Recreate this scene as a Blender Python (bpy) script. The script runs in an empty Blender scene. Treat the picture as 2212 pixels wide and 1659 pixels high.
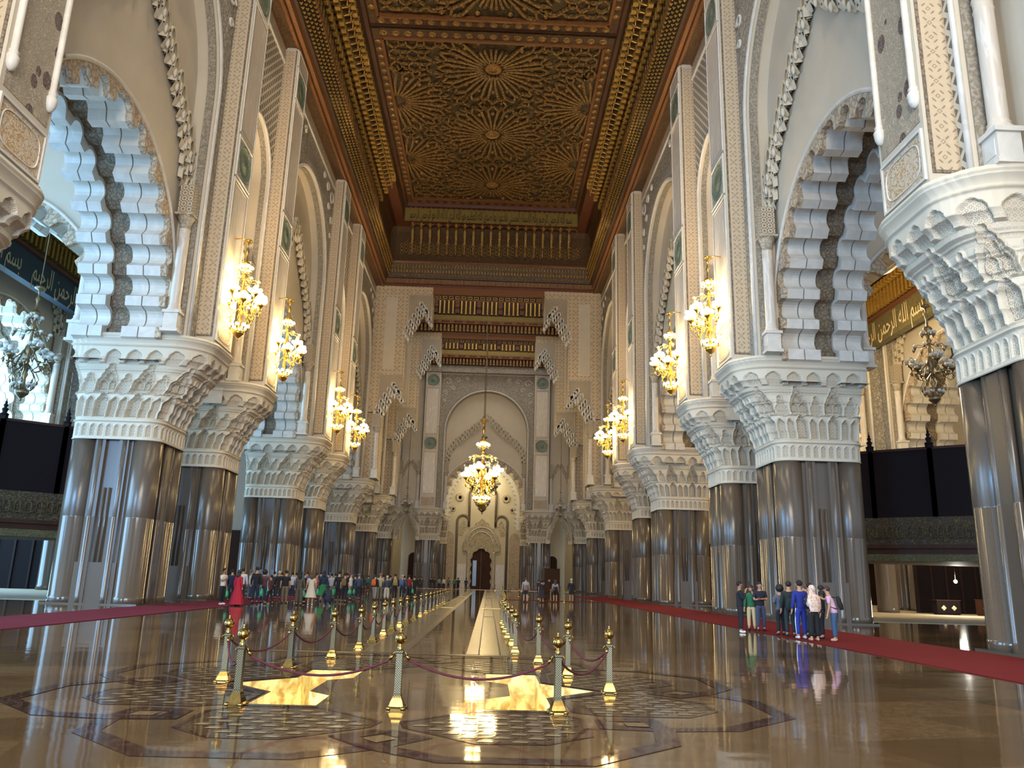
import bpy, bmesh, math, random
import numpy as np
from mathutils import Matrix, Vector
random.seed(7)
S = bpy.context.scene
COL = S.collection
PI = math.pi
# ---------------------------------------------------------------- camera
cd = bpy.data.cameras.new('camera'); cam = bpy.data.objects.new('camera', cd); COL.objects.link(cam)
F_PX, CX, CY = 1709.31, 1106.0, 829.5
VPX, VPY, ROLL, EYE = 1053.87, 1252.06, 0.02747302, 1.6
def _cam():
    dy = np.array([(VPX-CX)/F_PX, -(VPY-CY)/F_PX, -1.0]); dy /= np.linalg.norm(dy)
    u = np.array([math.sin(ROLL), math.cos(ROLL)]); t = -(u@dy[:2])/dy[2]
    dz = np.array([u[0], u[1], t]); dz /= np.linalg.norm(dz)
    return np.array([np.cross(dy, dz), dy, dz])
RC = _cam()
M4 = np.eye(4); M4[:3, :3] = RC; M4[2, 3] = EYE
cam.matrix_world = Matrix(M4.tolist())
cd.sensor_fit = 'HORIZONTAL'; cd.sensor_width = 36.0; cd.lens = F_PX*36.0/2212.0
cd.clip_start = 0.1; cd.clip_end = 600
S.camera = cam
S.view_settings.view_transform = 'Standard'; S.view_settings.look = 'None'
S.view_settings.exposure = 1.4; S.view_settings.gamma = 1.0; S.view_settings.use_curve_mapping = False
S.cycles.max_bounces = 5; S.cycles.diffuse_bounces = 3; S.cycles.glossy_bounces = 3
S.cycles.transmission_bounces = 2; S.cycles.caustics_reflective = False; S.cycles.caustics_refractive = False
S.cycles.sample_clamp_indirect = 4.0; S.cycles.use_denoising = True
XC = -1.05          # centre line of the nave
MODY = [1.45, 10.85, 20.2, 39.0, 48.4, 67.1, 76.5]      # near edges of the pilasters
# ---------------------------------------------------------------- world and lamps
W = bpy.data.worlds.new('world'); S.world = W; W.use_nodes = True
bg = W.node_tree.nodes['Background']; bg.inputs[0].default_value = (0.66, 0.80, 1.0, 1); bg.inputs[1].default_value = 0.45
def area(name, loc, rot, size, sy, power, color, spread=PI):
    l = bpy.data.lights.new(name, 'AREA'); l.shape = 'RECTANGLE'; l.size = size; l.size_y = sy; l.energy = power
    l.color = color; l.spread = spread
    o = bpy.data.objects.new(name, l); COL.objects.link(o); o.location = loc; o.rotation_euler = rot; return o
def point(name, loc, power, color, r=0.4):
    l = bpy.data.lights.new(name, 'POINT'); l.energy = power; l.color = color; l.shadow_soft_size = r
    o = bpy.data.objects.new(name, l); COL.objects.link(o); o.location = loc; return o
# assumed daylight: unseen tall doorways behind the viewer, and the left aisle's outer side
for dx in (-12, -1, 10): area('assumed_doorway_daylight', (dx, -24, 4.0), (PI/2, 0, 0), 2.4, 7, 1150, (.42, .68, 1.0))
area('upper_fill', (-1, -26, 24), (PI/2, 0, 0), 26, 22, 9500, (1.0, .88, .72))  # warm general fill, added unseen behind the viewer to brighten the upper hall
area('left_daylight', (-46, 40, 12), (0, -PI/2, 0), 20, 60, 18000, (.30, .62, 1.0))
area('left_aisle_fill', (-30, -8, 9), (PI/2, 0, 0), 14, 12, 6500, (.25, .56, 1.0))  # assumed daylight from unseen doors, added to turn the left aisle blue
for yy in (50, 58, 74): point('right_aisle_fill', (27, yy, 19), 1100, (1.0, .76, .40), .4)  # assumed warm sources, added without lamp fixtures to light the right aisle
area('first_lantern_fill', (-1, 105, 45.5), (0, 0, 0), 20, 12, 380, (1.0, .92, .80))  # assumed skylight, added unseen under the lantern roof to brighten the far hall
area('second_lantern_fill', (-1, 124, 45.5), (0, 0, 0), 20, 12, 650, (1.0, .93, .84))  # second unseen fill, added likewise beneath the closed roof
point('sanctuary_fill', (-1.4, 140, 22), 900, (1.0, .88, .62), .5); point('sanctuary_fill', (-1.4, 149.6, 20), 400, (1.0, .88, .62), .5)  # warm points added unseen, without fixtures, to light the end wall and its arch
def spot(name, loc, rot, power, color, size=1.6, blend=.6, r=.25):
    l = bpy.data.lights.new(name, 'SPOT'); l.energy = power; l.color = color; l.spot_size = size; l.spot_blend = blend; l.shadow_soft_size = r
    o = bpy.data.objects.new(name, l); COL.objects.link(o); o.location = loc; o.rotation_euler = rot; return o
for yy in (6, 16, 28, 42, 60, 80):                      # ceiling floodlights between the brackets, mostly assumed, added to light the floor
    for ss in (-1, 1): spot('ceiling_flood', (XC+ss*9.6, yy, 46.6), (0, ss*.12, 0), 2000 if yy < 40 else 1600, (1.0, .84, .62), 1.5, .8)
for yy in (40.3, 49.7, 68.4, 77.8):             # upward spots added at cornice height to brighten the ceiling
    for ss in (-1, 1): spot('ceiling_fill_spot', (XC+ss*12.6, yy+2.2, 13.3), (0, PI+ss*.34, 0), 3600, (1.0, .80, .55), 1.5, .9)

# ---------------------------------------------------------------- material helpers
class X:
    """tiny expression wrapper round shader math nodes"""
    def __init__(s, nt, sock): s.nt = nt; s.s = sock
    def _m(s, op, *a):
        n = s.nt.nodes.new('ShaderNodeMath'); n.operation = op
        for i, v in enumerate((s,)+a):
            if isinstance(v, X): s.nt.links.new(v.s, n.inputs[i])
            else: n.inputs[i].default_value = float(v)
        return X(s.nt, n.outputs[0])
    def __add__(s, o): return s._m('ADD', o)
    def __sub__(s, o): return s._m('SUBTRACT', o)
    def __mul__(s, o): return s._m('MULTIPLY', o)
    def __truediv__(s, o): return s._m('DIVIDE', o)
    def lt(s, o): return s._m('LESS_THAN', o)
    def gt(s, o): return s._m('GREATER_THAN', o)
    def mn(s, o): return s._m('MINIMUM', o)
    def mx(s, o): return s._m('MAXIMUM', o)
    def abs(s): return s._m('ABSOLUTE')
    def fr(s): return s._m('FRACT')
    def sin(s): return s._m('SINE')
    def sqrt(s): return s._m('SQRT')
    def floor(s): return s._m('FLOOR')
    def mod2(s): return (s._m('FLOORED_MODULO', 2.0))
    def atan2(s, o): return s._m('ARCTAN2', o)
    def clamp(s):
        r = s._m('ADD', 0.0); r.s.node.use_clamp = True; return r
def srgb(c):
    if isinstance(c, str):
        c = tuple(int(c[i:i+2], 16)/255 for i in (0, 2, 4))
    return tuple((v/12.92 if v <= .04045 else ((v+.055)/1.055)**2.4) for v in c)+(1.0,)
class Mat:
    def __init__(m, name, color, rough=0.6, metal=0.0, spec=0.5):
        m.m = bpy.data.materials.new(name); m.m.use_nodes = True; m.nt = m.m.node_tree
        m.b = m.nt.nodes['Principled BSDF']; m.c = m.rgb(color)
        m.b.inputs['Base Color'].default_value = srgb(color); m.b.inputs['Roughness'].default_value = rough
        m.b.inputs['Metallic'].default_value = metal; m.b.inputs['Specular IOR Level'].default_value = spec
    def rgb(m, c):
        n = m.nt.nodes.new('ShaderNodeRGB'); n.outputs[0].default_value = srgb(c); return n.outputs[0]
    def coords(m, kind='Object'):
        """planar u, v from object coordinates, chosen by the face direction"""
        tc = m.nt.nodes.new('ShaderNodeTexCoord'); sp = m.nt.nodes.new('ShaderNodeSeparateXYZ'); m.nt.links.new(tc.outputs[kind], sp.inputs[0])
        sn = m.nt.nodes.new('ShaderNodeSeparateXYZ'); m.nt.links.new(tc.outputs['Normal'], sn.inputs[0])
        x, y, z = [X(m.nt, sp.outputs[i]) for i in range(3)]; nx, ny, nz = [X(m.nt, sn.outputs[i]).abs() for i in range(3)]
        isx = nx.gt(0.71); isz = nz.gt(0.71)
        u = isx*y + (isx*-1+1)*x; v = isz*y + (isz*-1+1)*z
        return u, v
    def vec(m, kind='Object', scale=1.0, sx=None):
        tc = m.nt.nodes.new('ShaderNodeTexCoord'); mp = m.nt.nodes.new('ShaderNodeMapping')
        m.nt.links.new(tc.outputs[kind], mp.inputs[0]); mp.inputs['Scale'].default_value = sx or (scale,)*3; return mp.outputs[0]
    def noise(m, scale, detail=3, kind='Object', sx=None, rough=.5, dist=0.0):
        n = m.nt.nodes.new('ShaderNodeTexNoise'); n.inputs['Scale'].default_value = scale; n.inputs['Detail'].default_value = detail
        n.inputs['Roughness'].default_value = rough; n.inputs['Distortion'].default_value = dist
        m.nt.links.new(m.vec(kind, 1.0, sx), n.inputs['Vector']); return X(m.nt, n.outputs[0])
    def voro(m, scale, feature='DISTANCE_TO_EDGE', kind='Object', sx=None):
        n = m.nt.nodes.new('ShaderNodeTexVoronoi'); n.feature = feature; n.inputs['Scale'].default_value = scale
        m.nt.links.new(m.vec(kind, 1.0, sx), n.inputs['Vector']); return X(m.nt, n.outputs[0]), n
    def mix(m, fac, a, b):
        n = m.nt.nodes.new('ShaderNodeMix'); n.data_type = 'RGBA'
        if isinstance(fac, X): m.nt.links.new(fac.clamp().s, n.inputs[0])
        else: n.inputs[0].default_value = fac
        for v, i in ((a, 6), (b, 7)):
            if isinstance(v, (tuple, str)): n.inputs[i].default_value = srgb(v)
            else: m.nt.links.new(v, n.inputs[i])
        return n.outputs[2]
    def col(m, sock): m.nt.links.new(sock, m.b.inputs['Base Color']); m.c = sock; return m
    def rough(m, e): m.nt.links.new(e.s, m.b.inputs['Roughness']); return m
    def bump(m, e, dist=0.03, strength=1.0):
        n = m.nt.nodes.new('ShaderNodeBump'); n.inputs['Distance'].default_value = dist; n.inputs['Strength'].default_value = strength
        m.nt.links.new(e.s, n.inputs['Height']); m.nt.links.new(n.outputs[0], m.b.inputs['Normal']); return m
    def emit(m, color, st):
        m.b.inputs['Emission Color'].default_value = srgb(color); m.b.inputs['Emission Strength'].default_value = st
        m.m.cycles.emission_sampling = 'NONE'; return m
MT = {}
def mat(key, *a, **k):
    MT[key] = Mat(key, *a, **k); return MT[key]
CREAM = 'c9bca6'
m = mat('cream_plaster', CREAM, .7); n = m.noise(.8, 4); m.col(m.mix(n, 'c3b59d', 'd0c4b0')); m.bump(m.noise(25, 3), .004)
m = mat('pale_stone', 'd6cfc2', .45); n = m.noise(1.2, 5, dist=1.5); m.col(m.mix((n-.45)*4, 'cfc8bb', 'dcd6cb'))
m = mat('white_marble', 'd8cfc0', .35); n = m.noise(1.1, 6, sx=(3, 3, .5), dist=2.0); m.col(m.mix((n-.5)*6, 'cfc3b2', 'ded6c9'))
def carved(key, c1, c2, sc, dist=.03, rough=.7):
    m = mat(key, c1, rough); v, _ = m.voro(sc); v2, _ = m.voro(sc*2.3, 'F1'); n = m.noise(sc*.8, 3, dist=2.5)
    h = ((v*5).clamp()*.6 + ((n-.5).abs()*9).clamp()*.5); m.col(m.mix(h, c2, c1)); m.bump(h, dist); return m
carved('carved_stucco', 'cfc2ac', '9d8e76', 5, .03)
carved('carved_brown_band', '97866e', '5d4f40', 4.5, .03)
carved('carved_grey_spandrel', 'b9b0a0', '7f7668', 3.0, .06)
carved('carved_border', 'd2bfa4', '957d62', 3.2, .04)
def leafband(key, base, leaf, cell=.5, edge='b7a58b'):
    m = mat(key, base, .65); u, v = m.coords(); x = (u/cell+.5).fr()-.5; y = (v/cell).fr()-.5
    a = x.abs()-.26; b = y.abs()-.26; par = ((u/cell+.5).floor()+(v/cell).floor()).mod2()
    p = (a+b)*.7071; q = (a-b)*.7071
    e1 = ((p/.17)*(p/.17)+(q/.055)*(q/.055)).lt(1); e2 = ((q/.17)*(q/.17)+(p/.055)*(p/.055)).lt(1)
    d = x.abs()+y.abs(); ring = d.gt(.10)*d.lt(.165)
    mask = (e1*par + e2*(par*-1+1)).mx(ring).clamp()
    n = m.noise(6, 3); m.col(m.mix(mask*.85, m.mix(n, base, edge), leaf)); m.bump(mask*-1+1, .012); return m
leafband('leaf_tile', 'cdb797', '8d765a')
leafband('leaf_tile_far', 'd3bf9e', '8d7558', 1.0)
m = mat('scale_tile', 'c4b59b', .7); u, v = m.coords(); r = v/.11; sh = r.floor().mod2()*.5
x = (u/.16+sh).fr()-.5; y = r.fr(); h = (x*x*3+y*.8); m.col(m.mix(h, 'd2c5ae', '9d8c72')); m.bump(h*-1, .03)
m = mat('lattice_stucco', 'c9bda7', .7); u, v = m.coords(); a = ((u+v)/.62).fr()-.5; b = ((u-v)/.62).fr()-.5
h = (a.abs().lt(.17)).mx(b.abs().lt(.17)); m.col(m.mix(h, '7a6d5a', 'd6cbb7')); m.bump(h, .06)
m = mat('star_lattice', 'bdae94', .7); u, v = m.coords(); x = (u/.3).fr()-.5; y = (v/.3).fr()-.5
d = x.abs().mx(y.abs()); e = (x.abs()+y.abs())*.72; h = (d.mn(e)-.27).abs().lt(.07).mx((x.abs()-y.abs()).abs().lt(.05)*d.gt(.3)); m.col(m.mix(h, '8b7b63', 'd3c7b2')); m.bump(h, .03)
m = mat('dark_band', '8f8676', .6); n = m.noise(9, 4); m.col(m.mix((n-.4)*4, '7f7565', 'a59b8a'))
m = mat('dotted_border', 'd2c3ac', .6); u, v = m.coords(); x = (u/.12).fr()-.5; y = (v/.12).fr()-.5
h = (x*x+y*y).lt(.11); m.col(m.mix(h, 'cfc0a8', '7b5a4c'))
m = mat('zellige_green', '4d5c50', .4); u, v = m.coords(); vo, vn = m.voro(11, 'F1'); n = m.noise(20, 2); m.col(m.mix((vo*2), '26352d', '76816f')); m.bump(vo, .02)
m = mat('inscription_relief', 'd8c8ac', .6); n = m.noise(2.6, 1, dist=3.0); h = (n-.5).abs().lt(.045); n2 = m.noise(12, 2, dist=2.0); h2 = (n2-.5).abs().lt(.03)
m.col(m.mix(h, m.mix(h2*.5, 'd6c8b0', 'b8a68a'), 'b78d5a')); m.bump(h.mx(h2*.4), .03)
m = mat('floral_ground', 'b9a890', .7); vo, vn = m.voro(1.15, 'F1', sx=(1, 1, .75)); n = m.noise(7, 3, dist=3); d = vo.lt(.27)
m.col(m.mix(d, m.mix(((n-.5).abs()*8), 'a8957a', 'd6c7ae'), m.mix((n-.45)*6, '5b4444', 'a4907c'))); m.bump((n-.5).abs()*4, .04)
m = mat('polished_granite', '6f5f50', .13, spec=.62); n = m.noise(60, 4, rough=.8); n2 = m.noise(.5, 2)
m.col(m.mix((n-.5)*3+.5, m.mix(n2, '483d33', '524639'), m.mix(n2, '625649', '6d5f4f'))); tz = m.nt.nodes.new('ShaderNodeTexCoord'); sz = m.nt.nodes.new('ShaderNodeSeparateXYZ'); m.nt.links.new(tz.outputs['Object'], sz.inputs[0]); m.rough(X(m.nt, sz.outputs[2]).gt(4.0)*.14+.13)
m = mat('granite_seam', '2c2621', .5)
m = mat('dark_wood', '3a2114', .65, spec=.25); n = m.noise(3, 4, sx=(1, 1, .15)); m.col(m.mix(n, '2a170e', '4b2c1a'))
m = mat('black_wood', '1a1214', .8, spec=.2); u, v = m.coords(); h = ((u/.07).fr()-.5).abs().lt(.2).mx(((v/.07).fr()-.5).abs().lt(.2)); m.col(m.mix(h, '0c0809', '1f1213')); m.bump(h, .02)
m = mat('wood_painted', '4f3222', .5); vo, _ = m.voro(4, 'F1'); n = m.noise(5, 3, dist=2.5); h = ((n-.5).abs()*10).clamp(); m.col(m.mix(h, '7d5d31', m.mix(vo*2, '54261b', '3d2b1d'))); m.bump(h, .02)
m = mat('wood_panel_dark', '30241a', .6); n = m.noise(4, 3, dist=2.0); h = ((n-.5).abs()*9).clamp(); m.col(m.mix(h, '6b5530', '2c2118')); m.bump(h, .03)
m = mat('wood_red_brown', '6e3a20', .45); n = m.noise(8, 3); m.col(m.mix(n, '4c281a', '6b3c26'))
m = mat('wood_orange_trim', 'a5622f', .4); n = m.noise(14, 3); m.col(m.mix((n-.5)*4+.5, '633a1e', '87572c'))
m = mat('gilded_wood', 'a07a3a', .32, .55); n = m.noise(16, 3); m.col(m.mix((n-.5)*3+.5, '96702f', 'dcb461'))
m = mat('bronze_wood', '7a5c33', .38, .35); n = m.noise(10, 4); m.col(m.mix((n-.5)*4+.5, '6b4a28', 'b48c4e'))
m = mat('gold_paint', '8a7430', .5, .2); n = m.noise(7, 2); m.col(m.mix(n, '6f5a22', '98803a'))
m = mat('green_gold_frieze', '5d5b39', .55); n = m.noise(7, 3, dist=2.5); h = ((n-.5).abs()*10).clamp(); m.col(m.mix(h, '8d7a45', '3c412c')); m.bump(h, .02)
mat('dark_ink', '1d130a', .6); mat('pale_paint', 'c9b68f', .6)
m = mat('brass', 'b08a48', .16, 1.0); n = m.noise(30, 2); m.col(m.mix(n, '80602f', 'b08e50'))
m = mat('brass_lattice', 'a98a4a', .42, .85); u, v = m.coords(); a = ((u+v)/.03).fr()-.5; b = ((u-v)/.03).fr()-.5; h = a.abs().lt(.22).mx(b.abs().lt(.22)); m.col(m.mix(h, '2a261f', '7a6c50')); m.bump(h, .004)
m = mat('old_bronze', '8a7a5c', .35, .8); mat('gilt_arm', 'd9ae58', .22, .9)
m = mat('grey_metal', '6a727c', .35, .8)
m = mat('lamp_globe', 'fff0c8', .4); m.emit('ffe2a0', 14.0)
m = mat('lamp_globe_unlit', 'd9d6cc', .2, spec=.8)
m = mat('floodlight', 'ffffff', .4); m.emit('fff4dc', 60.0)
m = mat('red_rope', '4f101b', .8); u, v = m.coords(); m.bump(((u+v)*60).sin(), .004)
m = mat('red_carpet', '8c2426', .95); n = m.noise(60, 3); n2 = m.noise(.7, 2); m.col(m.mix(n2*.6+n*.4, '5c181a', '6f1f20')); m.b.inputs['Specular IOR Level'].default_value = .1
m = mat('rose_carpet', '8a2b3c', .95); n = m.noise(60, 3); n2 = m.noise(.7, 2); m.col(m.mix(n2*.6+n*.4, '571c29', '692634')); m.b.inputs['Specular IOR Level'].default_value = .1
m = mat('beige_carpet', 'b2a283', .95); n = m.noise(8, 4); m.col(m.mix(n, 'a89878', 'bcad90'))
m = mat('pool_onyx', 'e6cf7c', .35); n = m.noise(5, 4, dist=.6); m.col(m.mix((n-.42)*5, 'f1dd90', 'b98f45'))
m = mat('pool_floor', 'e9e6b8', .25); n = m.noise(2, 2); m.col(m.mix(n, 'dfe0b0', 'f3efc6'))
# marble floor: large slabs on a diagonal, gently wavy polish
def marble(key, a, b, c, rough=.05, slab=1.3, cloud=.9):
    m = mat(key, a, rough, spec=.2 if rough > .2 else .33); tc = m.nt.nodes.new('ShaderNodeTexCoord'); sp = m.nt.nodes.new('ShaderNodeSeparateXYZ'); m.nt.links.new(tc.outputs['Object'], sp.inputs[0])
    x = X(m.nt, sp.outputs[0]); y = X(m.nt, sp.outputs[1]); u = (x*.966+y*.259)/(slab*1.6); v = (y*.966-x*.259)/slab
    cb = m.nt.nodes.new('ShaderNodeCombineXYZ'); m.nt.links.new(u.floor().s, cb.inputs[0]); m.nt.links.new(v.floor().s, cb.inputs[1])
    wn = m.nt.nodes.new('ShaderNodeTexWhiteNoise'); m.nt.links.new(cb.outputs[0], wn.inputs[0]); w = X(m.nt, wn.outputs[0])
    n = m.noise(cloud, 5, dist=1.6, sx=(1, 1.6, 1)); n2 = m.noise(3, 5, dist=2.2)
    base = m.mix(w*.95+n*.55-.3, a, b); m.col(m.mix(((n2-.5).abs()*14).clamp()*-1+1, base, c))
    bn = m.noise(1.2, 2, sx=(.5, 1.0, 1)); bn2 = m.noise(5, 2); m.bump(bn+bn2*.12, .0035 if rough < .1 else .002); return m
marble('honey_marble', '4b3924', '755c3e', '5f492f')
marble('tan_marble', '6b5537', '7d6646', '72593b')
marble('honed_tan_marble', '574730', '6a5840', '5d4d36', rough=.22)
marble('honed_brown_marble', '4a3a2c', '5b4938', '6b5a44', rough=.3, slab=3)
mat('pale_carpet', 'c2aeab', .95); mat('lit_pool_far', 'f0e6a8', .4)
marble('brown_marble', '2a1a17', '38241f', '52382e', slab=3)
marble('mosaic_tan', '42321f', '54402b', '4a3826', slab=.5)
mat('mosaic_pale', '8a785a', .1, spec=.34); mat('mosaic_dark', '46302a', .1, spec=.34); mat('mosaic_mid', '6b5640', .1, spec=.34)
def M(k): return MT[k].m
# ---------------------------------------------------------------- mesh helpers
class MB:
    def __init__(s): s.v = []; s.f = []; s.mi = []; s.sm = []
    def add(s, v, f, mi=0, sm=False):
        o = len(s.v); s.v.extend([tuple(map(float, p)) for p in v])
        for q in f: s.f.append(tuple(i+o for i in q)); s.mi.append(mi); s.sm.append(sm)
        return s
    def box(s, x0, x1, y0, y1, z0, z1, mi=0, M=None):
        v = [(x, y, z) for z in (z0, z1) for y in (y0, y1) for x in (x0, x1)]
        if M is not None: v = [tuple(M@Vector(p)) for p in v]
        return s.add(v, [(0, 2, 3, 1), (4, 5, 7, 6), (0, 1, 5, 4), (2, 6, 7, 3), (0, 4, 6, 2), (1, 3, 7, 5)], mi)
    def lathe(s, pts, n=16, c=(0, 0, 0), mi=0, sm=True, a0=0.0, ax='z'):
        v = []; f = []
        for r, z in pts:
            for i in range(n):
                a = a0+2*PI*i/n; p = (r*math.cos(a), r*math.sin(a), z)
                if ax == 'y': p = (p[0], p[2], p[1])
                v.append((c[0]+p[0], c[1]+p[1], c[2]+p[2]))
        k = len(pts)
        for j in range(k-1):
            for i in range(n):
                q = (j*n+i, j*n+(i+1) % n, (j+1)*n+(i+1) % n, (j+1)*n+i); f.append(q if ax == 'z' else q[::-1])
        f.append(tuple(range(n))[::-1]); f.append(tuple(range((k-1)*n, k*n)))
        return s.add(v, f, mi, sm)
    def tube(s, pts, r, n=8, mi=0, sm=True):
        pts = [Vector(p) for p in pts]; rr = r if hasattr(r, '__len__') else [r]*len(pts); v = []; f = []; up = Vector((0, 0, 1)); prev = None
        for i, p in enumerate(pts):
            d = (pts[min(i+1, len(pts)-1)]-pts[max(i-1, 0)]).normalized()
            a = prev-d*prev.dot(d) if prev is not None else d.cross(up if abs(d.z) < .95 else Vector((1, 0, 0)))
            a.normalize(); b = d.cross(a); prev = a
            for k in range(n):
                t = 2*PI*k/n; v.append(p+(a*math.cos(t)+b*math.sin(t))*rr[i])
        for j in range(len(pts)-1):
            for k in range(n): f.append((j*n+k, j*n+(k+1) % n, (j+1)*n+(k+1) % n, (j+1)*n+k))
        f.append(tuple(range(n))[::-1]); f.append(tuple(range((len(pts)-1)*n, len(pts)*n)))
        return s.add(v, f, mi, sm)
    def prism(s, poly, y0, y1, mi=0, plane='xz', sm=False):
        """extrude a (possibly concave) polygon; plane xz -> along y, xy -> along z, yz -> along x"""
        from mathutils.geometry import tessellate_polygon
        n = len(poly); tri = tessellate_polygon([[Vector((a, b, 0)) for a, b in poly]])
        def P(a, b, t): return {'xz': (a, t, b), 'xy': (a, b, t), 'yz': (t, a, b)}[plane]
        v = [P(a, b, y0) for a, b in poly]+[P(a, b, y1) for a, b in poly]
        f = [tuple(t) for t in tri]+[tuple(i+n for i in t[::-1]) for t in tri]
        f += [(i, i+n, (i+1) % n+n, (i+1) % n) for i in range(n)]
        return s.add(v, f, mi, sm)
    def strip(s, A, B, mi=0, sm=False, closed=False):
        n = min(len(A), len(B)); A = A[:n]; B = B[:n]; v = list(A)+list(B); f = [(i, (i+1) % n, n+(i+1) % n, n+i) for i in range(n if closed else n-1)]
        return s.add(v, f, mi, sm)
    def ball(s, c, r, mi=0, n=10, k=6, sz=1.0):
        return s.lathe([(max(1e-3, r*math.sin(PI*j/k)), -r*sz*math.cos(PI*j/k)) for j in range(k+1)], n, c, mi)
    def build(s, name, mats, parent=None, fix=True):
        me = bpy.data.meshes.new(name); me.from_pydata(s.v, [], s.f)
        for m in (mats if isinstance(mats, (list, tuple)) else [mats]): me.materials.append(M(m) if isinstance(m, str) else m)
        me.polygons.foreach_set('material_index', s.mi); me.polygons.foreach_set('use_smooth', s.sm)
        if fix:
            b = bmesh.new(); b.from_mesh(me); bmesh.ops.recalc_face_normals(b, faces=b.faces); b.to_mesh(me); b.free()
        me.update(); o = bpy.data.objects.new(name, me); COL.objects.link(o)
        if parent: o.parent = parent
        return o
def tag(o, label=None, cat=None, group=None, kind=None):
    if label: o['label'] = label
    if cat: o['category'] = cat
    if group: o['group'] = group
    if kind: o['kind'] = kind
    return o
def empty(name, loc=(0, 0, 0), rz=0.0, label=None, cat=None, group=None, kind=None, parent=None):
    o = bpy.data.objects.new(name, None); COL.objects.link(o); o.location = loc; o.rotation_euler = (0, 0, rz); o.empty_display_size = .1
    if parent: o.parent = parent
    return tag(o, label, cat, group, kind)
def kids(o): return [c for c in KID.get(o.name, [])]
def copy_tree(o, parent=None):
    c = o.copy(); COL.objects.link(c)
    if parent: c.parent = parent
    for ch in list(o.children): copy_tree(ch, c)
    return c
def unproj(px, py, z=0.0):
    r = RC@np.array([(px-CX)/F_PX, -(py-CY)/F_PX, -1.0]); t = (z-EYE)/r[2]; return (float(r[0]*t), float(r[1]*t))
ORD = ['nearest', 'second', 'third', 'fourth', 'fifth', 'sixth', 'seventh', 'eighth', 'ninth', 'tenth', 'eleventh', 'twelfth', 'thirteenth', 'fourteenth', 'fifteenth', 'sixteenth', 'seventeenth', 'eighteenth', 'nineteenth', 'twentieth']

# ================================================================ architecture: capitals, piers, pilasters, bays
def mesh_grid(name, P, mats, closed=True, attr=None):
    """P: array (nz, ns, 3)"""
    nz, ns = P.shape[:2]; me = bpy.data.meshes.new(name)
    me.vertices.add(nz*ns); me.vertices.foreach_set('co', P.reshape(-1).astype(np.float32))
    j, i = np.meshgrid(np.arange(nz-1), np.arange(ns if closed else ns-1), indexing='ij'); i2 = (i+1) % ns
    q = np.stack([j*ns+i, j*ns+i2, (j+1)*ns+i2, (j+1)*ns+i], -1).reshape(-1, 4); nf = len(q)
    me.loops.add(nf*4); me.loops.foreach_set('vertex_index', q.reshape(-1).astype(np.int32))
    me.polygons.add(nf); me.polygons.foreach_set('loop_start', np.arange(0, nf*4, 4, dtype=np.int32))
    me.update(calc_edges=True); me.materials.append(M(mats))
    if attr is not None:
        a = me.attributes.new('carve', 'FLOAT', 'POINT'); a.data.foreach_set('value', attr.reshape(-1).astype(np.float32))
    return me
def outline(pts, n):
    """closed polyline resampled to n points with even arc length"""
    P = np.array(pts+[pts[0]], float); d = np.hypot(*(P[1:]-P[:-1]).T); s = np.r_[0, np.cumsum(d)]
    t = np.linspace(0, s[-1], n, endpoint=False); return np.stack([np.interp(t, s, P[:, 0]), np.interp(t, s, P[:, 1])], 1)
def rrect(x0, x1, y0, y1, r, k=6):
    p = []
    for cx_, cy_, a in ((x1-r, y1-r, 0), (x0+r, y1-r, 90), (x0+r, y0+r, 180), (x1-r, y0+r, 270)):
        for i in range(k+1):
            t = math.radians(a+90*i/k); p.append((cx_+r*math.cos(t), cy_+r*math.sin(t)))
    return p
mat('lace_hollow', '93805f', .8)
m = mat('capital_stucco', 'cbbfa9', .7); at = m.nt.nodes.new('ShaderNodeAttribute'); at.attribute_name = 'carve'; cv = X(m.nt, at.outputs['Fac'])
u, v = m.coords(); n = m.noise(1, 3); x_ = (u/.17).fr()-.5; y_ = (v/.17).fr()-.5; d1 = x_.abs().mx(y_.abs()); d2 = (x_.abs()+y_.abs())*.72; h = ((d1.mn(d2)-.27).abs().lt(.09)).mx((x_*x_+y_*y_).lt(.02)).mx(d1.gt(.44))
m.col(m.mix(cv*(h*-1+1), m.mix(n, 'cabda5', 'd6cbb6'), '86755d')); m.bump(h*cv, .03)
def circ(du, z, cs):
    sd = np.full_like(du+z, -9.0)
    for cz, r in cs: sd = np.maximum(sd, r-np.hypot(du, z-cz))
    return sd
def rect(du, z, hw, z0, z1): return np.minimum(hw-np.abs(du), np.minimum(z-z0, z1-z))
def steps(du, z, z0, L):
    sd = np.full_like(du+z, -9.0)
    for hw, zs in L: sd = np.maximum(sd, np.maximum(rect(du, z, hw, z0, zs), circ(du, z, [(zs, hw)])))
    return sd
def stamp(D, C, sd, dep, rim=.035, rw=.05):
    D += -dep*np.clip(sd/.04, 0, 1)+rim*np.clip(1-np.abs(sd+rw*.6)/rw, 0, 1); C[:] = np.maximum(C, np.clip(sd/.05, 0, 1)); return D
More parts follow.
